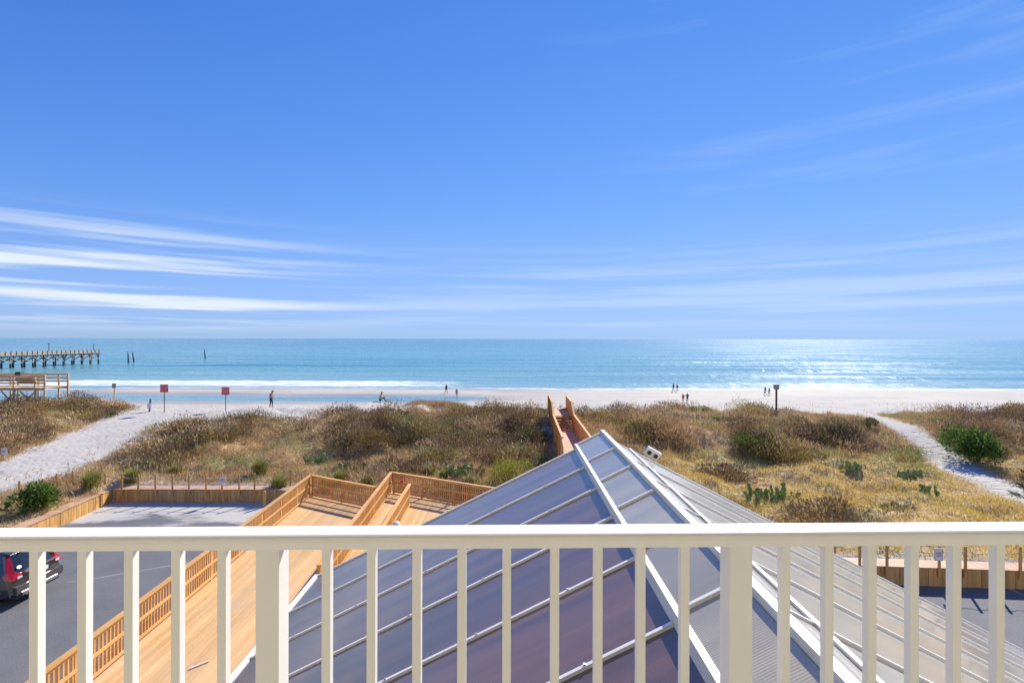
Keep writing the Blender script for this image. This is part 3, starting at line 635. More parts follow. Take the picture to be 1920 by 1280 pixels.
# ================================================================ beach signs
def red_sign(px, py_top, py_base, label, near):
    g_ = ground(px, py_base, near=near); s = tag(empty('beach_sign', g_), label, 'sign')
    hgt = (py_base-py_top)/F*g_.y
    MB().box((-.03, .012, -.3), (.03, .05, hgt-.05)).build('post', M['darkmetal'], s)
    MB().box((-.37, -.01, hgt-.70), (.37, .01, hgt)).build('panel', M['red'], s)
    put('lettering', text_mesh('FIRE LANE\nDO NOT\nBLOCK', .165), M['signwhite'], s, (0, -.0125, hgt-.36))
    return s
red_sign(308, 722, 775, 'square red sign with white lettering beside the small white notice', 47)
red_sign(423, 727, 771, 'square red sign with white lettering nearest the walking man in grey', 49)
g_ = ground(281, 773, near=47); s = tag(empty('short_post_sign', g_), 'short leaning dark post carrying a small white notice in sand', 'sign')
MB().bar((-.06, 0, -.2), (.08, 0, 1.2), .12, .1).build('post', M['darkmetal'], s)
MB().box((-.2, -.07, .35), (.2, -.052, .78)).build('panel', M['signwhite'], s)
g_ = pix(214, 738, 49.5); s = tag(empty('dune_sign', (g_.x, g_.y, Hs(g_.x, g_.y))), 'small weathered brown sign on top of the left dune', 'sign')
zt = CAMZ-(720-CY)/F*49.5-Hs(g_.x, g_.y)
MB().box((-.04, .015, -.2), (.04, .06, zt-.1)).build('post', M['oldwood'], s); MB().box((-.19, -.012, zt-.48), (.19, .012, zt)).build('panel', M['signgrey'], s)
g_ = Vector((23.74, 45, Hs(23.74, 45))); s = tag(empty('box_post', g_), 'tall brown post topped by a grey box on the dune crest', 'post'); ht = 4.36-g_.z
MB().box((-.06, -.06, -.3), (.06, .06, ht-.4)).build('post', M['drum'], s)
MB().prism([(-.2, -.12), (.2, -.12), (.2, .12), (-.2, .12)], 2, ht-.44, ht-.04).build('box', M['signgrey'], s)
MB().box((-.24, -.15, ht-.038), (.24, .15, ht)).build('lid', M['greywood'], s)

# ================================================================ dune walkover
wk = tag(empty('dune_walkover', (3.55, 27.4, 0)), 'orange wooden dune walkover with board sides and middle steps', 'walkway')
def wl_(y): return 2.78-3.55+(y-27.4)*.02
def wr_(y): return 4.32-3.55+(y-27.4)*.011
def wz(y): return 2.0 if y < 35.6 else 2.72
for y0, y1 in ((20.6, 27.4), (27.4, 35.6), (37.0, 41.5)):
    yy = y0
    while yy < y1-.1:
        za = (0.62+(yy-20.6)/6.8*1.38) if y1 == 27.4 else wz((y0+y1)/2)
        zb = (0.62+(yy+.136-20.6)/6.8*1.38) if y1 == 27.4 else za
        a, b_ = yy-27.4, yy+.134-27.4; l, r_ = wl_(yy), wr_(yy)
        MB().add([(l,a,za),(r_,a,za),(r_,b_,zb),(l,b_,zb),(l,a,za-.04),(r_,a,za-.04),(r_,b_,zb-.04),(l,b_,zb-.04)], [(0,1,2,3),(7,6,5,4),(0,4,5,1),(1,5,6,2),(2,6,7,3),(3,7,4,0)]).build('plank', M['walkdeck'], wk)
        yy += .14
for k in range(4):                     # steps with open risers
    z_ = 2.0+.18*(k+1); ya = 35.6+.36*k-27.4
    MB().box((wl_(36)+.02, ya-.02, z_-.045), (wr_(36)-.02, ya+.16, z_)).build('step', M['walkdeck'], wk)
    MB().box((wl_(36)+.02, ya+.162, z_-.2), (wr_(36)-.02, ya+.19, z_-.12)).build('riser', M['walkwood'], wk)
MB().box((wl_(37)+.02, 37-27.4-.04, 2.50), (wr_(37)-.02, 37-27.4-.005, 2.74)).build('beam', M['walkwood'], wk)
def side(fx, sgn):
    secs = [(27.4, 35.4, 2.0, 2.0), (35.4, 37.0, 2.0, 2.72), (37.0, 41.5, 2.72, 2.72)]
    for ya, yb, za, zb in secs:
        n = max(1, round((yb-ya)/.30)); st_ = (yb-ya)/n
        for k in range(n):
            y0 = ya+k*st_; y1 = y0+st_-.008; z0 = za+(zb-za)*(k/n); z1 = za+(zb-za)*((k+1)/n); x0 = fx(y0); j = random.uniform(-.004, .004)
            MB().add([(x0+j-.015, y0-27.4, z0-.35), (x0+j+.015, y0-27.4, z0-.35), (x0+j+.015, y1-27.4, z1-.35), (x0+j-.015, y1-27.4, z1-.35),
                      (x0+j-.015, y0-27.4, z0+1.0), (x0+j+.015, y0-27.4, z0+1.0), (x0+j+.015, y1-27.4, z1+1.0), (x0+j-.015, y1-27.4, z1+1.0)],
                     [(3,2,1,0),(4,5,6,7),(0,1,5,4),(1,2,6,5),(2,3,7,6),(3,0,4,7)]).build('side_board', M['walkwood'], wk)
        MB().bar((fx(ya), ya-27.4, za+1.03), (fx(yb), yb-27.4, zb+1.03), .13, .045).build('cap', M['wood'], wk)
    for y in (27.45, 29.5, 31.5, 33.5, 35.4, 37.0, 39.2, 41.4):
        z_ = wz(y); gz = Hs(3.55+fx(y), y); MB().box((fx(y)+sgn*.02, y-27.45, gz-.3), (fx(y)+sgn*.11, y-27.35, z_+1.0)).build('post', M['walkwood'], wk)
side(wl_, -1); side(wr_, 1)
for sx, f_ in ((-1, wl_), (1, wr_)):   # lower open rail down to the deck
    MB().bar((f_(20.7), -6.7, .62+.95), (f_(27.3), -.1, 2.0+.95), .12, .045).build('cap', M['wood'], wk)
    for k in range(4): y = 20.8+k*2.1; z_ = .62+(y-20.6)/6.8*1.38; MB().box((f_(y)-.045, y-27.4-.045, -.05), (f_(y)+.045, y-27.4+.045, z_+.93)).build('post', M['wood'], wk)
    MB().bar((f_(20.7), -6.7, .62+.5), (f_(27.3), -.1, 2.0+.5), .04, .09).build('middle_rail', M['wood'], wk)

# ================================================================ beach platform at the left edge
pf = tag(empty('beach_platform', (-44.8, 48, 0)), 'weathered wooden beach platform with slanted benches beyond left dune', 'platform')
def Q(px, py, Y=48.0): v = pix(px, py, Y); return (v.x+43.5, v.y-48, v.z)
zt = 4.75; zd = 3.62
for k in range(26): MB().box((-9.5+k*.37, -.0, zd-.05), (-9.5+k*.37+.355, 2.4, zd)).build('deck_board', M['oldwood'], pf)
MB().box((-9.5, -.04, zd-.25), (.05, -.001, zd-.052)).build('fascia', M['oldwood'], pf); MB().box((-9.5, 2.401, zd-.25), (.05, 2.44, zd-.052)).build('fascia', M['oldwood'], pf)
for yy in (-.08, 2.44):
    for px in (-3, 12, 52, 92, 110):
        a = Q(px, 700)[0]; gz = Hs(-44.8+a, 48+yy)
        MB().box((a-.07, yy, gz-.4), (a+.07, yy+.12, zt-(.02 if px != 110 else -.08))).build('post', M['oldwood'], pf)
    for z_ in (zt-.08, zt-.42, zt-.76): MB().box((-9.5, yy-.045, z_), (.08, yy-.003, z_+.14)).build('rail', M['oldwood'], pf)
    MB().box((-9.5, yy-.06, zt+.062), (.12, yy+.14, zt+.10)).build('cap', M['oldwood'], pf)
for px0, px1 in ((28, 54), (63, 92)):
    a, b_ = Q(px0, 700)[0], Q(px1, 700)[0]
    MB().bar((a, -.02, zd-.3), (b_, -.02, 1.9), .05, .14, (0, 1, 0)).build('brace', M['oldwood'], pf); MB().bar((b_, .06, zd-.3), (a, .06, 1.9), .05, .14, (0, 1, 0)).build('brace', M['oldwood'], pf)
MB().add([(-2.3, -.15, 4.0), (-.6, -.15, 4.1), (-.45, -.62, 4.62), (-2.2, -.62, 4.55), (-2.3, -.10, 4.0), (-.6, -.10, 4.1), (-.45, -.57, 4.66), (-2.2, -.57, 4.59)],
    [(0,1,2,3),(7,6,5,4),(0,4,5,1),(1,5,6,2),(2,6,7,3),(3,7,4,0)]).build('bench_back', M['oldwood'], pf)
MB().box((-2.25, .5, zd+.42), (-.5, .95, zd+.47)).build('bench_seat', M['oldwood'], pf)
tag(MB().prism([(-.3, 0), (.3, 0), (.22, .3), (-.22, .3)], 1, -.2, .2).build('bin', M['black'], None, loc=(-44.8+Q(62, 700)[0], 48.02, zt+.101)), 'dark bin lid shape on the platform rail', 'bin')

# ================================================================ fishing pier
PX = -171.0
pier = tag(empty('fishing_pier', (PX, 188, SEA)), 'long weathered fishing pier on cross braced dark piles', 'pier')
yb = [169.4+4.0*k for k in range(-7, 10)]
Zr = lambda z_: z_-SEA
y0, y1 = yb[0]-2-188, 205.4-188
MB().box((-1.9, y0, Zr(2.25)), (1.9, y1, Zr(2.5))).build('deck', M['greywood'], pier)
for sx in (-1.85, 1.75):
    MB().box((sx, y0, Zr(3.42)), (sx+.1, y1, Zr(3.56))).build('rail_cap', M['greywood'], pier)
    MB().box((sx+.02, y0, Zr(2.52)), (sx+.06, y1, Zr(3.34))).build('rail_panel', M['greywood'], pier)
    pm = MB().box((sx-.06, -.09, Zr(2.1)), (sx+.16, .09, Zr(3.62))).mesh('rail_post'); pm.materials.append(M['pile'])
    yy = y1
    while yy > y0: put('rail_post', pm, None, pier, (0, yy, 0)); yy -= 1.9
for sx in (-1.5, 1.4): MB().box((sx, y0, Zr(1.92)), (sx+.22, y1, Zr(2.245))).build('stringer', M['pile'], pier)
for i, y in enumerate(yb):
    y -= 188; lean = .55 if i == 13 else 0
    for s_ in (-1, 1):
        MB().tube([(s_*1.6, y-lean*.6, Zr(-5)), (s_*1.55, y-lean*.5, Zr(-.35))], .30, 10).build('pile_base', M['pile'], pier)
        MB().tube([(s_*1.55, y-lean*.5, Zr(-.36)), (s_*1.4, y+lean, Zr(1.95))], .20, 10).build('pile', M['greywood'] if i % 2 else M['pile'], pier)
        for q in (-1, 1):
            MB().bar((s_*1.45, y, Zr(.5)), (s_*1.45, y+q*1.1, Zr(1.95)), .16, .16).build('knee_brace', M['pile'], pier)
    MB().bar((-1.7, y+.2, Zr(-.2)), (1.7, y+.2, Zr(1.8)), .1, .22).build('brace', M['greywood'], pier)
    if i and i != 13:
        MB().bar((1.72, y-4, Zr(1.6)), (1.72, y, Zr(-.3)), .1, .24).build('brace', M['greywood'], pier)
        MB().bar((-1.6, y-4, Zr(-.3)), (-1.6, y, Zr(1.6)), .1, .24).build('brace', M['pile'], pier)
        MB().bar((1.5, y-4, Zr(-.3)), (1.5, y-.8, Zr(1.3)), .1, .2).build('brace', M['pile'], pier)
MB().tube([(1.4, 187.2-188, Zr(-.1)), (1.45, 187.5-188, Zr(2))], .12, 8).build('broken_pile', M['pile'], pier)
for px, tp in ((83, 645), (168, 646)):
    Y = -PX*F/(CX-px); MB().tube([(1.7, Y-188, Zr(2.5)), (1.7, Y-188, Zr(CAMZ-(tp-634)/F*Y))], [.13, .09], 8).build('lamp_post', M['pile'], pier)
    zz = Zr(CAMZ-(tp-634)/F*Y); MB().box((1.3, Y-188-.2, zz-.1), (2.1, Y-188+.2, zz+.08)).build('lamp_head', M['pile'], pier)
for px, pb, pt, ln, lab in ((241, 680, 659, -.3, 'single dark pile standing in the sea, nearer the pier of a pair'), (251, 679, 659, -.7, 'leaning dark pile in the sea beside an upright one'), (385, 672, 654, -.6, 'lone crooked dark pile far out in the sea')):
    Y = (CAMZ-SEA)*F/(pb-634); b_ = pix(px, pb, Y); hgt = (pb-pt)/F*Y
    tag(MB().tube([(0,0,-4),(0,0,0),(ln*.35,0,hgt*.45),(ln*.75,0,hgt*.8),(ln,0,hgt)], [.34,.32,.26,.2,.1], 8).build('sea_pile', M['pile'], None, True, (b_.x, Y, SEA)), lab, 'pile')

# ================================================================ people
SK = material('skin', (0.45, 0.27, 0.19), 0.6, col2=(0.40, 0.23, 0.16), scale=20)
HAIR = material('dark_hair', (0.03, 0.022, 0.018), 0.7, col2=(0.045, 0.03, 0.022), scale=30)
def cloth(c): return material('cloth', c, 0.85, col2=tuple(v*.8 for v in c), scale=12)
def person(loc, rz, pose, H_, shirt, trousers, label, shoes=(0.05, 0.05, 0.05), bare_legs=False, hat=None):
    J = {'pelvis': (0, 0, .95, .135), 'spine': (0, 0, 1.14, .125), 'chest': (.01, 0, 1.34, .15), 'neck': (.02, 0, 1.49, .058), 'chin': (.035, 0, 1.56, .075), 'head': (.035, 0, 1.66, .098), 'crown': (.03, 0, 1.735, .06)}
    for s_, n_ in ((1, 'L'), (-1, 'R')):
        J.update({'sh'+n_: (.0, s_*.18, 1.41, .068), 'el'+n_: (-.03, s_*.25, 1.13, .046), 'wr'+n_: (.05, s_*.25, .90, .03), 'pa'+n_: (.08, s_*.25, .83, .03),
                  'hi'+n_: (0, s_*.095, .89, .098), 'kn'+n_: (.02, s_*.10, .50, .062), 'an'+n_: (-.02, s_*.10, .085, .042), 'to'+n_: (.14, s_*.115, .035, .034)})
    def mv(k, x=None, z=None, y=None):
        a = list(J[k]); 
        if x is not None: a[0] = x
        if y is not None: a[1] = y
        if z is not None: a[2] = z
        J[k] = tuple(a)
    if pose == 'walk':
        mv('knL', .20, .53); mv('anL', .24, .10); mv('toL', .39, .07); mv('knR', -.03, .50); mv('anR', -.27, .14); mv('toR', -.14, .045)
        mv('elL', -.14, 1.15); mv('wrL', -.12, .91); mv('paL', -.11, .84); mv('elR', .08, 1.14); mv('wrR', .22, .95); mv('paR', .27, .89)
    if pose == 'stoop':            # strolling, looking down, hands before the body
        for k, x in (('chest', .04), ('neck', .08), ('chin', .14), ('head', .17), ('crown', .17)): mv(k, x)
        for k, z_ in (('chin', 1.54), ('head', 1.62), ('crown', 1.70)): mv(k, z=z_)
        for n_, s_ in (('L', 1), ('R', -1)): mv('sh'+n_, .03); mv('el'+n_, .0, 1.14); mv('wr'+n_, .20, 1.04, s_*.14); mv('pa'+n_, .26, 1.05, s_*.09)
        mv('knL', .08, .5); mv('anL', .05); mv('toL', .21); mv('knR', .02); mv('anR', -.10, .10); mv('toR', .04, .04)
    if pose == 'hips':
        for n_, s_ in (('L', 1), ('R', -1)): mv('el'+n_, -.05, 1.15, s_*.38); mv('wr'+n_, .06, 1.02, s_*.20); mv('pa'+n_, .09, .98, s_*.16)
    if pose == 'sit':
        dz = -.80
        for k in list(J): a = list(J[k]); a[2] += dz; J[k] = tuple(a)
        for k, x in (('spine', .04), ('chest', .12), ('neck', .18), ('chin', .21), ('head', .22), ('crown', .21)): mv(k, x)
        for n_, s_ in (('L', 1), ('R', -1)):
            mv('sh'+n_, .12); mv('hi'+n_, .05, .11); mv('kn'+n_, .45, .42); mv('an'+n_, .62, .07); mv('to'+n_, .78, .04); mv('el'+n_, .22, .36); mv('wr'+n_, .42, .46); mv('pa'+n_, .50, .47)
    names = list(J); idx = {n_: i for i, n_ in enumerate(names)}; V = [J[n_][:3] for n_ in names]; rad = [J[n_][3] for n_ in names]
    E = [('pelvis','spine'),('spine','chest'),('chest','neck'),('neck','chin'),('chin','head'),('head','crown')]
    for n_ in 'LR': E += [('chest','sh'+n_),('sh'+n_,'el'+n_),('el'+n_,'wr'+n_),('wr'+n_,'pa'+n_),('pelvis','hi'+n_),('hi'+n_,'kn'+n_),('kn'+n_,'an'+n_),('an'+n_,'to'+n_)]
    E = [(idx[a], idx[b]) for a, b in E]
    me = bpy.data.meshes.new('person'); me.from_pydata(V, E, []); ob = bpy.data.objects.new('tmp', me); COL.objects.link(ob)
    sm = ob.modifiers.new('Skin', 'SKIN'); sm.use_smooth_shade = True
    for i, r_ in enumerate(rad): me.skin_vertices[0].data[i].radius = (r_*1.0, r_*(1.22 if names[i] in ('chest', 'pelvis', 'spine') else 1.0)); me.skin_vertices[0].data[i].use_root = (i == 0)
    ss = ob.modifiers.new('Sub', 'SUBSURF'); ss.levels = 1
    bpy.context.view_layer.update()
    body = bpy.data.meshes.new_from_object(ob.evaluated_get(bpy.context.evaluated_depsgraph_get())); bpy.data.objects.remove(ob); bpy.data.meshes.remove(me)
    # fingers, thumb, nose and ears grow from the same mesh
    ex = MB()
    for n_, s_ in (('L', 1), ('R', -1)):
        pa = Vector(J['pa'+n_][:3]); d = (pa-Vector(J['wr'+n_][:3])).normalized(); side_ = d.cross(Vector((1, .2, .3))).normalized(); crl = d.cross(side_)
        for k, L in enumerate((.075, .085, .08, .062)):
            b0 = pa+side_*((k-1.5)*.017); ex.tube([b0, b0+d*L*.55, b0+d*L*.95+crl*.02], [.0095, .009, .006], 6)
        b0 = pa-d*.03+side_*-.03; ex.tube([b0, b0+(d*.6-side_*.6)*.05, b0+(d*.9-side_*.4)*.075], [.011, .01, .007], 6)
    hd = Vector(J['head'][:3]); ex.tube([hd+Vector((.09, 0, .0)), hd+Vector((.118, 0, -.035))], [.01, .018], 6)
    for s_ in (-1, 1): ex.tube([hd+Vector((0, s_*.085, -.03)), hd+Vector((-.01, s_*.105, .03))], [.012, .018], 6)
    nb = len(body.vertices); bv = [tuple(v.co) for v in body.vertices]; bf = [tuple(q.vertices) for q in body.polygons]; n0 = len(bf)
    allm = MB(); allm.v = bv; allm.f = bf; allm.add(ex.v, ex.f); bpy.data.meshes.remove(body)
    me = allm.mesh('person', True)
    for mt in (SK, HAIR, cloth(shirt), cloth(trousers), cloth(shoes)): me.materials.append(mt)
    P0 = {k: Vector(v[:3]) for k, v in J.items()}
    zone = {'spine': 2, 'chest': 2, 'shL': 2, 'shR': 2, 'elL': 2, 'elR': 2, 'pelvis': 3, 'hiL': 3, 'hiR': 3, 'knL': 3, 'knR': 3, 'anL': 0 if bare_legs else 3, 'anR': 0 if bare_legs else 3, 'toL': 4, 'toR': 4, 'wrL': 2, 'wrR': 2}
    for q in me.polygons:
        if q.index >= n0: continue
        k = min(P0, key=lambda n_: (P0[n_]-q.center).length); mi = zone.get(k, 0)
        if k in ('head', 'crown', 'chin') and (q.center.z > hd.z+.035 or (q.center.x < hd.x-.02 and q.center.z > hd.z-.09)): mi = 1
        if k in ('wrL', 'wrR') and (q.center-P0[k]).dot(P0['pa'+k[-1]]-P0[k]) > 0: mi = 0
        q.material_index = mi
    o = put('person', me); o.location = loc; o.rotation_euler = (0, 0, rz); s_ = H_/1.78; o.scale = (s_, s_, s_)
    tag(o, label, 'person')
    if hat:
        hm = MB().tube([hd+Vector((0, 0, .03)), hd+Vector((0, 0, .075)), hd+Vector((0, 0, .115)), hd+Vector((0, 0, .13))], [.108, .104, .075, .02], 12); hm.box((hd.x+.06, -.07, hd.z+.03), (hd.x+.18, .07, hd.z+.045)); hm.build('cap', cloth(hat), o, True)
    return o
def gp(px, py, near): v = ground(px, py, near=near); return (v.x, v.y, v.z)
person((-24.5, 51, Hs(-24.5, 51)-.02), R(-8), 'stoop', 1.80, (0.30, 0.30, 0.27), (0.022, 0.024, 0.032), 'person in grey jacket and dark trousers strolling across the sand, head bowed', hat=(0.02, 0.02, 0.025))
person((-13.55, 51.3, Hs(-13.55, 51.3)+.02), R(5), 'sit', 1.78, (0.50, 0.43, 0.31), (0.02, 0.02, 0.025), 'person in tan top sitting on the sand at the dune edge', hat=(0.015, 0.015, 0.02))
person(gp(837, 738, 94), R(130), 'walk', 1.82, (0.018, 0.022, 0.04), (0.03, 0.035, 0.05), 'tall person in dark clothes by the water near a person in pale top')
person(gp(856.5, 744, 90), R(95), 'stand', 1.55, (0.5, 0.48, 0.5), (0.03, 0.03, 0.045), 'person in pale top and dark leggings on the wet sand')
person(gp(1263, 733.5, 104), R(175), 'walk', 1.78, (0.015, 0.018, 0.03), (0.04, 0.04, 0.06), 'bare legged walker in black at the waterline, the taller of two', bare_legs=True)
person(gp(1270, 733.8, 104), R(180), 'walk', 1.66, (0.02, 0.025, 0.045), (0.03, 0.03, 0.05), 'bare legged walker in navy at the waterline, the shorter of two', bare_legs=True)
person(gp(1281, 753, 78), R(90), 'stand', 1.45, (0.55, 0.03, 0.07), (0.5, 0.03, 0.07), 'person dressed in bright red behind the dune crest')
person(gp(1289, 753.5, 78), R(100), 'hips', 1.60, (0.05, 0.06, 0.09), (0.03, 0.03, 0.04), 'person in slate jacket with hands on hips behind the dune crest')
person(gp(1435, 739.5, 92), R(170), 'walk', 1.72, (0.16, 0.03, 0.035), (0.03, 0.03, 0.04), 'walker in maroon coat striding over the open sand')
person(gp(1442.5, 740, 92), R(172), 'walk', 1.52, (0.02, 0.022, 0.04), (0.025, 0.025, 0.03), 'walker in dark navy following the maroon coat over the sand', bare_legs=True)

# ================================================================ parked car
PAINT = material('bronze_grey_paint', (0.15, 0.14, 0.135), 0.22, 0.75, col2=(0.17, 0.16, 0.15), scale=40, coat=1.0)
GLASS = material('dark_car_glass', (0.012, 0.014, 0.018), 0.04, col2=(0.014, 0.016, 0.02), scale=3, coat=1.0)
TAIL = material('tail_lamp_red', (0.50, 0.006, 0.006), 0.2, col2=(0.34, 0.004, 0.004), scale=18, coat=1.0)
CHROME = material('chrome', (0.7, 0.7, 0.72), 0.3, 1.0, col2=(0.7, 0.7, 0.72), scale=5)
TYRE = material('tyre_rubber', (0.02, 0.02, 0.02), 0.85, col2=(0.028, 0.028, 0.028), scale=20)
car = tag(empty('parked_car', (-15.45, 16.35, 0), math.pi), 'bronze grey crossover with red tail lamps parked on the asphalt', 'car')
# stations along the car: x at sill/belt/roof, half widths, heights
ST = [ # xs, xb, xr, ws, wb, wr, zs, zb, zr
 (0.00, 0.10, 0.42, .80, .80, .60, .36, 1.02, 1.60), (0.06, 0.20, 0.52, .87, .88, .63, .30, 1.02, 1.64), (0.55, .62, .80, .90, .905, .645, .24, 1.00, 1.675),
 (1.3, 1.3, 1.35, .91, .91, .655, .22, .98, 1.685), (2.1, 2.1, 2.1, .91, .91, .655, .22, .96, 1.67), (2.9, 2.85, 2.45, .91, .90, .64, .22, .95, 1.62),
 (3.35, 3.35, 3.3, .905, .87, .72, .22, .94, 1.00), (4.1, 4.05, 4.0, .88, .82, .6, .24, .84, .90), (4.5, 4.46, 4.4, .74, .70, .5, .32, .70, .76)]
def section(s_):
    xs_, xb_, xr_, ws, wb, wr, zs, zb, zr_ = s_; zm = zs+(zb-zs)*.45
    return [(xs_+.05, ws-.12, zs), (xs_, ws, zs+.10), (xs_+(xb_-xs_)*.3, max(ws, wb)+.01, zm), (xb_, wb, zb-.05), (xb_+.02, wb-.035, zb), (xr_-.02, wr+.03, zr_-.07), (xr_, wr-.05, zr_-.012), (xr_, wr*.5, zr_+.008), (xr_, 0, zr_+.014)]
secs = [section(s_) for s_ in ST]; K = 9
body = MB(); glass = {1: MB(), -1: MB()}; shield = MB()
for sg in (1, -1):
    for i in range(len(secs)-1):
        for k in range(K-1):
            q = [secs[i][k], secs[i+1][k], secs[i+1][k+1], secs[i][k+1]]; q = [(a, sg*b_, c_) for a, b_, c_ in q]; q = q if sg < 0 else q[::-1]
            tgt = body
            if k == 4 and 1 <= i <= 4: tgt = glass[sg]
            if k >= 4 and i == 5: tgt = shield
            tgt.add(q, [(0, 1, 2, 3)])
# rear and front faces
rear = MB(); rwin = MB()
for k in range(K-2):
    a, b_ = secs[0][k], secs[0][k+1]; bul = -.07
    ra = [(a[0], a[1], a[2]), (a[0]+bul, a[1]*.5, a[2]), (a[0]+bul*1.2, 0, a[2]), (a[0]+bul, -a[1]*.5, a[2]), (a[0], -a[1], a[2])]
    rb = [(b_[0], b_[1], b_[2]), (b_[0]+bul, b_[1]*.5, b_[2]), (b_[0]+bul*1.2, 0, b_[2]), (b_[0]+bul, -b_[1]*.5, b_[2]), (b_[0], -b_[1], b_[2])]
    for j in range(4): (rwin if k == 4 else body).add([ra[j], ra[j+1], rb[j+1], rb[j]], [(0, 1, 2, 3)])
    a, b_ = secs[-1][k], secs[-1][k+1]; body.add([(a[0], a[1], a[2]), (a[0], -a[1], a[2]), (b_[0], -b_[1], b_[2]), (b_[0], b_[1], b_[2])], [(3, 2, 1, 0)])
body.build('body', PAINT, car, True)
for sg in (1, -1): glass[sg].build('side_window', GLASS, car)
shield.build('windscreen', GLASS, car); rwin.build('rear_window', GLASS, car, True)
MB().add([(.26, -.62, 1.61), (.26, .62, 1.61), (.55, .62, 1.665), (.55, -.62, 1.665), (.27, -.62, 1.57), (.27, .62, 1.57), (.55, .62, 1.62), (.55, -.62, 1.62)], [(0,1,2,3),(7,6,5,4),(0,4,5,1),(1,5,6,2),(2,6,7,3),(3,7,4,0)]).build('spoiler', PAINT, car)
MB().box((.25, -.3, 1.575), (.262, .3, 1.6)).build('brake_light', TAIL, car)
for sg in (1, -1):
    # tail lamp: slim upright along the pillar widening to a wrap-round block at the belt
    tl = MB(); pts = [(-.03, .86, .86), (-.05, .56, .88), (-.05, .56, 1.0), (.05, .70, 1.06), (.31, .60, 1.52), (.36, .665, 1.53), (.20, .84, 1.10), (.24, .905, 1.0), (.20, .915, .90)]
    back = [(a+.08, b_-.05, c_) for a, b_, c_ in pts]
    P_ = [(a, sg*b_, c_) for a, b_, c_ in pts]; B_ = [(a, sg*b_, c_) for a, b_, c_ in back]; n = len(P_)
    tl.add(P_+B_, [(0,1,2),(0,2,3,6),(3,4,5,6),(0,6,7,8)] + [(i, (i+1) % n, n+(i+1) % n, n+i) for i in range(n)]); t_ = tl.build('tail_lamp', TAIL, car)
    MB().add([(-.062, sg*.57, .885), (-.052, sg*.72, .88), (-.05, sg*.72, .955), (-.062, sg*.57, .96)], [(0,1,2,3)]).build('reversing_lamp', M['signwhite'], t_)
    MB().box((-.075, sg*.70-.09, .50), (-.02, sg*.70+.09, .56)).build('reflector', TAIL, car)
MB().prism([(-.09, .40), (-.12, .50), (-.10, .64), (.05, .66), (.05, .40)], 1, -.80, .80).build('bumper', PAINT, car)
MB().prism([(-.10, .33), (-.128, .37), (-.128, .42), (-.06, .43), (0, .33)], 1, -.62, .62).build('skid_strip', CHROME, car)
MB().box((-.03, -.74, .25), (.2, .74, .385)).build('lower_valance', M['black'], car)
MB().prism([(-.085, .985), (-.11, 1.0), (-.10, 1.05), (.02, 1.05), (.02, .985)], 1, -.52, .52).build('chrome_garnish', CHROME, car)
MB().box((-.105, -.26, .78), (-.075, .26, .90)).build('number_plate', M['signwhite'], car)
put('lettering', text_mesh('AWD', .07), CHROME, car, (-.075, -.48, .80)).rotation_euler = (0, 0, R(-90))
o = put('sticker', sphere_mesh('sticker', 14, 6, (.004, .085, .055)), M['signwhite'], car, (.12, .50, 1.16))
o.rotation_euler = (0, R(28), 0)
MB().tube([(-.09, .45, .31), (.1, .45, .31)], .035, 10).build('exhaust', M['steel'], car)
MB().tube([(.7, 0, 1.69), (.55, 0, 1.75)], [.03, .012], 8).build('aerial', M['black'], car)
for xw in (.92, 3.55):
    for sg in (1, -1):
        tr_ = MB(); tr_.tube([(xw, sg*.70, .34), (xw, sg*.72, .34), (xw, sg*.90, .34), (xw, sg*.925, .34)], [.30, .345, .345, .30], 24); wl = tr_.build('wheel', TYRE, car)
        MB().tube([(xw, sg*.924, .34), (xw, sg*.935, .34)], [.22, .20], 18).build('rim', CHROME, wl)

# ================================================================ vegetation
def tri_blades(B, h, lean, width, C, az=None, cup=None):
    n = len(B); az = rng.random(n)*2*np.pi if az is None else az; sa = rng.random(n)*2*np.pi
    d = np.stack([np.cos(az)*np.sin(lean), np.sin(az)*np.sin(lean), np.cos(lean)], 1); s_ = np.stack([np.cos(sa), np.sin(sa), np.zeros(n)], 1)
    V = np.empty((n, 3, 3)); V[:, 0] = B-s_*width[:, None]/2; V[:, 1] = B+s_*width[:, None]/2; V[:, 2] = B+d*h[:, None]
    CC = np.empty((n, 3, 4)); CC[..., 3] = 1; CC[:, 0, :3] = C; CC[:, 1, :3] = C; CC[:, 2, :3] = C
    return V.reshape(-1, 3), CC.reshape(-1, 4)
PAL = {'tan': np.array([(.64,.44,.21),(.72,.53,.28),(.54,.35,.16),(.78,.61,.36),(.48,.30,.13)]), 'gold': np.array([(.78,.54,.11),(.80,.62,.12),(.66,.45,.12),(.72,.64,.13),(.58,.38,.12)]),
       'brown': np.array([(.42,.275,.135),(.33,.215,.11),(.52,.345,.165),(.24,.155,.085),(.60,.39,.17)]), 'grey': np.array([(.58,.43,.25),(.48,.35,.20),(.66,.51,.32),(.38,.27,.155),(.56,.39,.20)]),
       'green': np.array([(.26,.31,.09),(.34,.38,.10),(.20,.25,.075),(.46,.45,.13),(.38,.34,.13)]), 'rust': np.array([(.54,.31,.13),(.46,.26,.11),(.60,.38,.18),(.38,.22,.11),(.54,.37,.20)])}
def pick(keys, n): 
    c = PAL[keys][rng.integers(0, 5, n)]; return np.clip(c*(0.8+0.4*rng.random((n, 1))), 0, .8)
def samp(n, y0, y1):           # uniform over the seen wedge of ground
    y = np.sqrt(rng.random(n)*(y1**2-y0**2)+y0**2); x = (rng.random(n)*2-1)*(y*1.10+2); return x, y
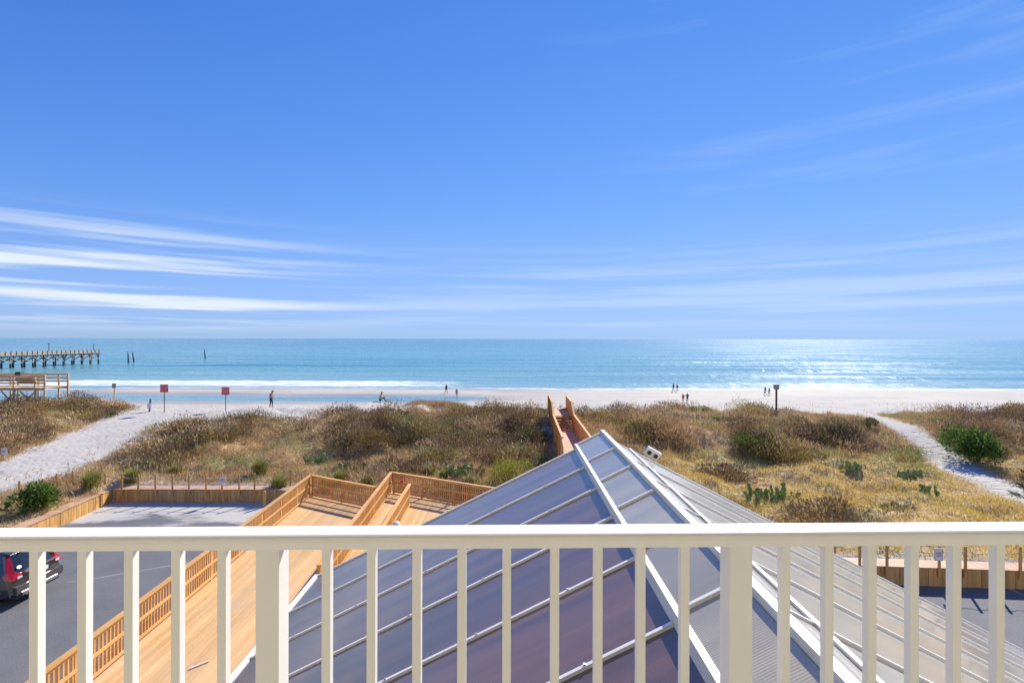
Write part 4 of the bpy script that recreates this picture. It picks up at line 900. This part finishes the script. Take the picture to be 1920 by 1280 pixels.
def colour_at(x, y, n):
    a = fbm(x*.30+60, y*.30+11, 3); b_ = fbm(x*.55+5, y*.55+31, 3); r_ = rng.random(n)
    right = sstep(x, 4, 11)*(1-sstep(y, 29.5, 33.5))
    C = pick('tan', n); q = pick('grey', n); k = (b_+(r_-.5)*.22 > .53); C[k] = q[k]
    q = pick('brown', n); k = (a+(rng.random(n)-.5)*.16 > .56); C[k] = q[k]
    q = pick('rust', n); k = (fbm(x*.4+90, y*.4, 3)+(rng.random(n)-.5)*.3 > .64); C[k] = q[k]
    q = pick('gold', n); k = (rng.random(n) < right*.85) & (a < .60); C[k] = q[k]
    q = pick('green', n); k = (fbm(x*.5+33, y*.5+77, 3)+(rng.random(n)-.5)*.25 > .66); C[k] = q[k]
    return C
# low grass everywhere
n = 820000; x, y = samp(n, 17, 52); keep = rng.random(n) < veg_mask(x, y)*(.55+.75*fbm(x*.8+2, y*.8, 3)); x, y = x[keep], y[keep]; n = len(x)
dens = fbm(x*.6+14, y*.6+3, 3); Bz = H(x, y)
h = (.14+.30*rng.random(n))*(.30+1.5*dens)*np.where((x > 6) & (y < 31), .62, 1.0)
V, CC = tri_blades(np.stack([x, y, Bz-.02], 1), h, R(12)+rng.random(n)*R(48), .012+.026*rng.random(n), colour_at(x, y, n))
tag(big_mesh('dune_grass', V, np.arange(len(V)).reshape(-1, 3), M['blade'], {'Col': ('FLOAT_COLOR', CC)}), 'dry tan and golden dune grass covering the dunes', kind='stuff')
# brush mounds: twigs and small leaves filling domes
nb = 3400; bx, by = samp(nb, 19, 51.5)
face = np.exp(-((by-35.2)/3.6)**2) + .75*sstep(by, 40, 44) + .8*(bx < path_l(by)-.5)
face = face+2.2*np.exp(-((bx+6.8)/4.2)**2-((by-49.5)/2.0)**2)
face = face*np.where((bx > 7) & (by < 31), .35, 1)*np.where(bx < 3, 1.5, 1.2)*np.where((bx > path2(by)-4.8) & (bx < path2(by)+2.2), 0.0, 1)*.72
k = (rng.random(nb) < veg_mask(bx, by)*(.07*(face > 0)+.95*face)*sstep(fbm(bx*.28+70, by*.28+2, 3), .40, .62)*1.25); bx, by = bx[k], by[k]; nb = len(bx)
rad = .6+1.5*rng.random(nb)**1.4; hgt = rad*(.32+.40*rng.random(nb)); hgt *= np.where((bx > 7) & (by < 31), .55, 1)
cnt = (430*rad**1.7*np.clip(34/by, .7, 1.4)).astype(int); tot = int(cnt.sum()); own = np.repeat(np.arange(nb), cnt)
u1, u2, u3 = rng.random(tot), rng.random(tot), rng.random(tot); phi = u1*2*np.pi; ct = u2; st_ = np.sqrt(1-ct**2); rr_ = (.45+.55*u3**.5)*(0.8+.4*rng.random(tot))
lx = rad[own]*rr_*st_*np.cos(phi); ly = rad[own]*rr_*st_*np.sin(phi); lz = hgt[own]*rr_*ct
x = bx[own]+lx; y = by[own]+ly; Bz = H(x, y)+lz*.95
kind = rng.random(nb); Cc = pick('brown', tot); q = pick('grey', tot); kk = (kind[own] > .60)*(rng.random(tot) < .75); Cc[kk] = q[kk]
q = pick('rust', tot); kk = (kind[own] < .16) & (rng.random(tot) < .6); Cc[kk] = q[kk]; q = pick('tan', tot); kk = rng.random(tot) < .25; Cc[kk] = q[kk]
q = pick('gold', tot); kk = (kind[own] > .16) & (kind[own] < .30) & (rng.random(tot) < .5); Cc[kk] = q[kk]
q = pick('green', tot); kk = (kind[own] > .90) & (rng.random(tot) < .6); Cc[kk] = q[kk]
V, CC = tri_blades(np.stack([x, y, Bz-.04], 1), .10+.16*rng.random(tot), np.clip(np.arccos(ct)*.8+(rng.random(tot)-.5)*.9, 0, 1.6), .030+.05*rng.random(tot), np.clip(Cc*(.36+.90*rng.random(nb)**1.2)[own][:, None], 0, .8), az=phi+(rng.random(tot)-.5)*1.2)
tag(big_mesh('dune_brush', V, np.arange(len(V)).reshape(-1, 3), M['twig'], {'Col': ('FLOAT_COLOR', CC)}), 'brown and grey brush mounds on the dune faces', kind='stuff')
# tall standing stalks, thin and sparse
ns = 8500; x, y = samp(ns, 20, 49); pr = veg_mask(x, y)*(.12+.9*sstep(fbm(x*.2+44, y*.2+8, 3), .48, .66)+.35*sstep(y, 42, 45))*np.where((x > 6) & (y < 31), .12, 1); k = rng.random(ns) < pr; x, y = x[k], y[k]; n = len(x)
hs_ = .6+.75*rng.random(n); ln = R(3)+rng.random(n)*R(16); aa = rng.random(n)*2*np.pi; Bs = np.stack([x, y, H(x, y)-.03], 1)
C_ = pick('tan', n)
V1, C1 = tri_blades(Bs, hs_, ln, np.full(n, .022), C_, az=aa)
tip = Bs+np.stack([np.cos(aa)*np.sin(ln), np.sin(aa)*np.sin(ln), np.cos(ln)], 1)*(hs_*.80)[:, None]
rep = 3; T_ = np.repeat(tip, rep, 0)+(rng.random((n*rep, 3))-.5)*.05
V3, C3 = tri_blades(T_, .14+.14*rng.random(n*rep), ln.repeat(rep)+rng.random(n*rep)*.5, np.full(n*rep, .022), np.clip(pick('tan', n*rep)*1.0, 0, .8), az=aa.repeat(rep))
V = np.concatenate([V1, V3]); CC = np.concatenate([C1, C3])
tag(big_mesh('sea_oats', V, np.arange(len(V)).reshape(-1, 3), M['blade'], {'Col': ('FLOAT_COLOR', CC)}), 'thin tall sea oat stalks standing above the dune grass', kind='stuff')
# ---- single shrubs
def leaf_quads(Cn, Dn, L, Wd, col):
    n = len(Cn); Dn = Dn/np.linalg.norm(Dn, axis=1, keepdims=True); rv = rng.normal(size=(n, 3)); s_ = np.cross(Dn, rv); s_ /= np.linalg.norm(s_, axis=1, keepdims=True)+1e-9
    V = np.empty((n, 4, 3)); V[:, 0] = Cn; V[:, 1] = Cn+Dn*(L*.5)[:, None]+s_*(Wd/2)[:, None]; V[:, 2] = Cn+Dn*L[:, None]; V[:, 3] = Cn+Dn*(L*.5)[:, None]-s_*(Wd/2)[:, None]
    CC = np.ones((n, 4, 4)); CC[:, :, :3] = col[:, None, :]; return V.reshape(-1, 3), CC.reshape(-1, 4)
def shrub(loc, w_, h_, cols, label, n=2600, L=.11, W=.045, lobes=9, upright=.5, name='shrub', cat='shrub'):
    o = tag(empty(name, loc), label, cat); lc = []
    for k in range(lobes):
        a = rng.random()*2*math.pi; r_ = (rng.random()**.6)*w_*.36; lc.append((r_*math.cos(a), r_*.8*math.sin(a), h_*(.16+.46*rng.random()*(1-r_/w_)), w_*(.15+.10*rng.random())))
    lc = np.array(lc); own = rng.integers(0, lobes, n); d = rng.normal(size=(n, 3)); d[:, 2] = np.abs(d[:, 2])*1.1-.35; d /= np.linalg.norm(d, axis=1, keepdims=True)
    rr_ = lc[own, 3]*(.5+.55*rng.random(n)); C0 = lc[own, :3]+d*rr_[:, None]*np.array([1, 1, h_/w_*1.6]); C0[:, 2] = np.clip(C0[:, 2], .03, h_)
    D = d+np.array([0, 0, upright])+rng.normal(size=(n, 3))*.35
    cols = np.array(cols); col = cols[rng.integers(0, len(cols), n)]*(.75+.5*rng.random((n, 1)))
    V, CC = leaf_quads(C0, D, L*(.7+.6*rng.random(n)), W*(.7+.6*rng.random(n)), col)
    f = big_mesh('foliage', V, np.arange(len(V)).reshape(-1, 4), M['leaf'], {'Col': ('FLOAT_COLOR', CC)}, nper=4); f.parent = o
    for k in range(lobes):
        MB().tube([(lc[k, 0]*.15, lc[k, 1]*.15, -.15), (lc[k, 0]*.6, lc[k, 1]*.6, lc[k, 2]*.5), (lc[k, 0], lc[k, 1], lc[k, 2])], [.035, .022, .008], 6).build('stem', M['stem'], o)
    return o
GR = [(.10,.19,.03),(.15,.26,.04),(.07,.13,.025),(.22,.32,.06),(.05,.09,.02)]
YG_ = [(.36,.36,.04),(.42,.40,.05),(.25,.28,.05),(.48,.42,.08),(.18,.20,.04)]
def G(px, py, near): v = ground(px, py, near=near); return (v.x, v.y, v.z)
shrub(G(1830, 862, 31), 3.7, 2.6, GR, 'large rounded green leafy bush beside the narrow sand path', 5200, .17, .08, 14)
shrub(G(62, 962, 23), 2.0, 1.5, GR+[(.25,.36,.06)], 'bright green leafy bush behind the low board wall', 3000, .16, .06, 9)
shrub(G(962, 908, 27), 2.9, 1.75, YG_, 'bright yellow green bush behind the sunroom roof edge', 3200, .12, .03, 9, 1.0)
shrub(G(1018, 880, 29), 2.3, 1.2, [(.22,.24,.10),(.28,.28,.12),(.16,.18,.08)], 'pale olive bush at the foot of the walkover', 2200, .10, .03, 8, .8)
shrub(G(1405, 838, 33), 3.6, 1.25, [(.10,.13,.03),(.16,.20,.04),(.06,.08,.02),(.24,.26,.05)], 'wide dark green bush on the right dune face', 3800, .12, .045, 11)
shrub(G(1625, 800, 40), 1.9, .9, [(.14,.14,.05),(.20,.18,.06),(.09,.09,.03)], 'olive bush at the top of the narrow sand path', 1800, .11, .04, 7)
shrub(G(205, 782, 43), 1.2, .5, GR, 'little green plant on sand at the left dune foot', 700, .12, .05, 5)
shrub(G(1000, 778, 42), 2.6, .75, [(.16,.20,.05),(.25,.28,.07),(.1,.12,.03)], 'low green bush left of the walkover top', 1700, .11, .045, 8)
shrub(G(897, 767, 46), .9, .4, [(.30,.38,.06),(.22,.3,.05)], 'tiny lime green plant on bare crest sand', 500, .10, .05, 4)
shrub(G(1310, 772, 44), 2.2, .75, [(.28,.28,.06),(.2,.2,.06),(.34,.32,.08)], 'yellowish low bush under the two people at the crest', 1500, .1, .04, 7)
shrub(G(1000, 830, 34), 2.4, 1.3, [(.05,.07,.025),(.09,.11,.035),(.12,.10,.05)], 'dark green bush against the walkover side', 2200, .1, .04, 8)
# arching grass clumps
def clump(loc, h_, n, cols, label, name='grass_clump', plume=0):
    o = tag(empty(name, loc), label, 'grass'); az = rng.random(n)*2*np.pi; ln = R(8)+rng.random(n)*R(50); L = h_*(.6+.5*rng.random(n)); cols = np.array(cols)
    B = np.stack([rng.normal(size=n)*.14, rng.normal(size=n)*.14, np.zeros(n)], 1); d0 = np.stack([np.cos(az)*np.sin(ln*.5), np.sin(az)*np.sin(ln*.5), np.cos(ln*.5)], 1); d1 = np.stack([np.cos(az)*np.sin(ln*1.5), np.sin(az)*np.sin(ln*1.5), np.cos(ln*1.5)], 1)
    s_ = np.stack([-np.sin(az), np.cos(az), np.zeros(n)], 1)*.016
    m1 = B+d0*(L*.55)[:, None]; tp = m1+d1*(L*.5)[:, None]; V = np.empty((n, 5, 3)); V[:, 0] = B-s_; V[:, 1] = B+s_; V[:, 2] = m1+s_*.8; V[:, 3] = m1-s_*.8; V[:, 4] = tp
    idx = np.arange(n)[:, None]*5; T = np.concatenate([idx+[0, 1, 2], idx+[0, 2, 3], idx+[3, 2, 4]]); CC = np.ones((n, 5, 4)); CC[:, :, :3] = (cols[rng.integers(0, len(cols), n)]*(.8+.4*rng.random((n, 1))))[:, None, :]
    f = big_mesh('blades', V.reshape(-1, 3), T, M['leaf'], {'Col': ('FLOAT_COLOR', CC.reshape(-1, 4))}); f.parent = o
    for k in range(plume):
        a, b_ = rng.normal()*.22, rng.normal()*.16; hh = h_*(1.0+.4*rng.random())
        MB().tube([(a*.5, b_*.5, 0), (a, b_, hh*.6), (a*1.2, b_*1.2, hh*.85), (a*1.3, b_*1.3, hh)], [.008, .008, .035, .006], 6).build('plume', M['rope'], o)
    return o
GG = [(.30,.30,.06),(.38,.36,.08),(.22,.25,.06),(.45,.38,.14)]
spots = [(487, 893, 28, 1.15, 'yellow green arching grass clump behind the rope fence corner', 3), (523, 915, 27, .85, 'lower yellow green grass clump by the deck railing corner', 0), (640, 905, 27, .8, 'olive grass clump just outside the short deck railing', 1),
 (805, 893, 27, .75, 'pale plumed grass clump outside the red notice railing', 6), (835, 898, 26.5, .7, 'plumed grass clump next to the dark cactus patch', 5), (690, 912, 26, .7, 'straw plumed grass clump at the ramp corner', 4),
 (612, 915, 25.3, .75, 'bright yellow green grass clump pressed against the short deck railing', 0), (880, 915, 25, .75, 'yellow green grass clump beside the dark round drum', 1), (250, 905, 28, .9, 'green tinted grass clump left of the rope fence', 1), (170, 915, 26.5, .95, 'olive grass clump where the two rope fences meet', 0), (330, 890, 28.5, .7, 'sparse grass clump behind the middle of the rope fence', 0)]
for px, py, nr, hh, lab, pl_ in spots: clump(G(px, py, nr), hh, 420, GG, lab, plume=pl_)
# prickly pear patches: separate pads
padm = sphere_mesh('pad', 10, 8, (.115, .026, .15)); padm.materials.append(M['pad'])
def cactus(loc, w_, h_, n, label):
    o = tag(empty('prickly_pear', loc), label, 'cactus')
    for k in range(int(n*1.5)):
        x_, y_ = (random.random()-.5)*w_, (random.random()-.5)*w_*.4; z_ = -.02; a = random.uniform(-.8, .8); tl = random.uniform(-.6, .6)
        sc_ = random.uniform(.8, 1.25)
        for lv in range(random.choice((1, 2, 2, 3, 3)) if h_ > .6 else random.choice((1, 2))):
            q = put('pad', padm, None, o, (x_, y_, z_+.145*sc_)); q.scale = (sc_,)*3; q.rotation_euler = (random.uniform(-.2, .2), tl, a)
            x_ += math.sin(tl)*.2*sc_; z_ += .24*sc_*math.cos(tl); tl += random.uniform(-.5, .5); sc_ *= .9
    return o
for px, py, nr, w_, h_, n_, lab in ((1450, 937, 24, 2.5, .9, 22, 'largest prickly pear patch in the golden grass'), (1745, 925, 25, 1.2, .7, 10, 'grey green prickly pear patch below the narrow sand path'), (1600, 880, 29, 1.2, .6, 9, 'small prickly pear patch in the grass between dune and sunroom'),
    (1705, 893, 28, 1.1, .6, 8, 'prickly pear patch near the path bend'), (868, 892, 27, 2.4, .8, 20, 'prickly pear patch behind the deck railing with plumed grass'), (592, 872, 30, 1.4, .8, 10, 'prickly pear patch on the dune slope behind the deck'), (655, 885, 28.5, 1.6, .6, 8, 'low prickly pear patch behind the short deck railing')):
    cactus(G(px, py, nr), w_, h_, n_, lab)
# conifer at the right edge
cx_, cy_ = 23.1, 21.5; gz = Hs(cx_, cy_); jt = tag(empty('juniper_tree', (cx_, cy_, gz)), 'dark green juniper with spreading boughs above the right lot', 'tree')
MB().tube([(0,0,-.2),(0,0,1.2),(.05,0,2.6)], [.09,.06,.015], 8).build('trunk', M['stem'], jt)
nn = 34; Vs = []; Cs = []
for k in range(nn):
    a = rng.random()*2*math.pi; z0 = .25+2.1*k/nn; L = 1.35*(1-z0/3.0)+.25; dd = np.array([math.cos(a), math.sin(a), .25+.25*rng.random()]); n = 210; tt = rng.random(n)**.7
    C0 = np.array([0, 0, z0])+dd*(tt*L)[:, None]+rng.normal(size=(n, 3))*.05; D = dd+rng.normal(size=(n, 3))*.45+np.array([0, 0, .3])
    col = np.array([(.05,.09,.025),(.035,.065,.02),(.09,.14,.035)])[rng.integers(0, 3, n)]*(.7+.6*rng.random((n, 1)))
    v_, c_ = leaf_quads(C0, D, .10+.08*rng.random(n), np.full(n, .028), col); Vs.append(v_); Cs.append(c_)
V = np.concatenate(Vs); f = big_mesh('crown', V, np.arange(len(V)).reshape(-1, 4), M['leaf'], {'Col': ('FLOAT_COLOR', np.concatenate(Cs))}, nper=4); f.parent = jt
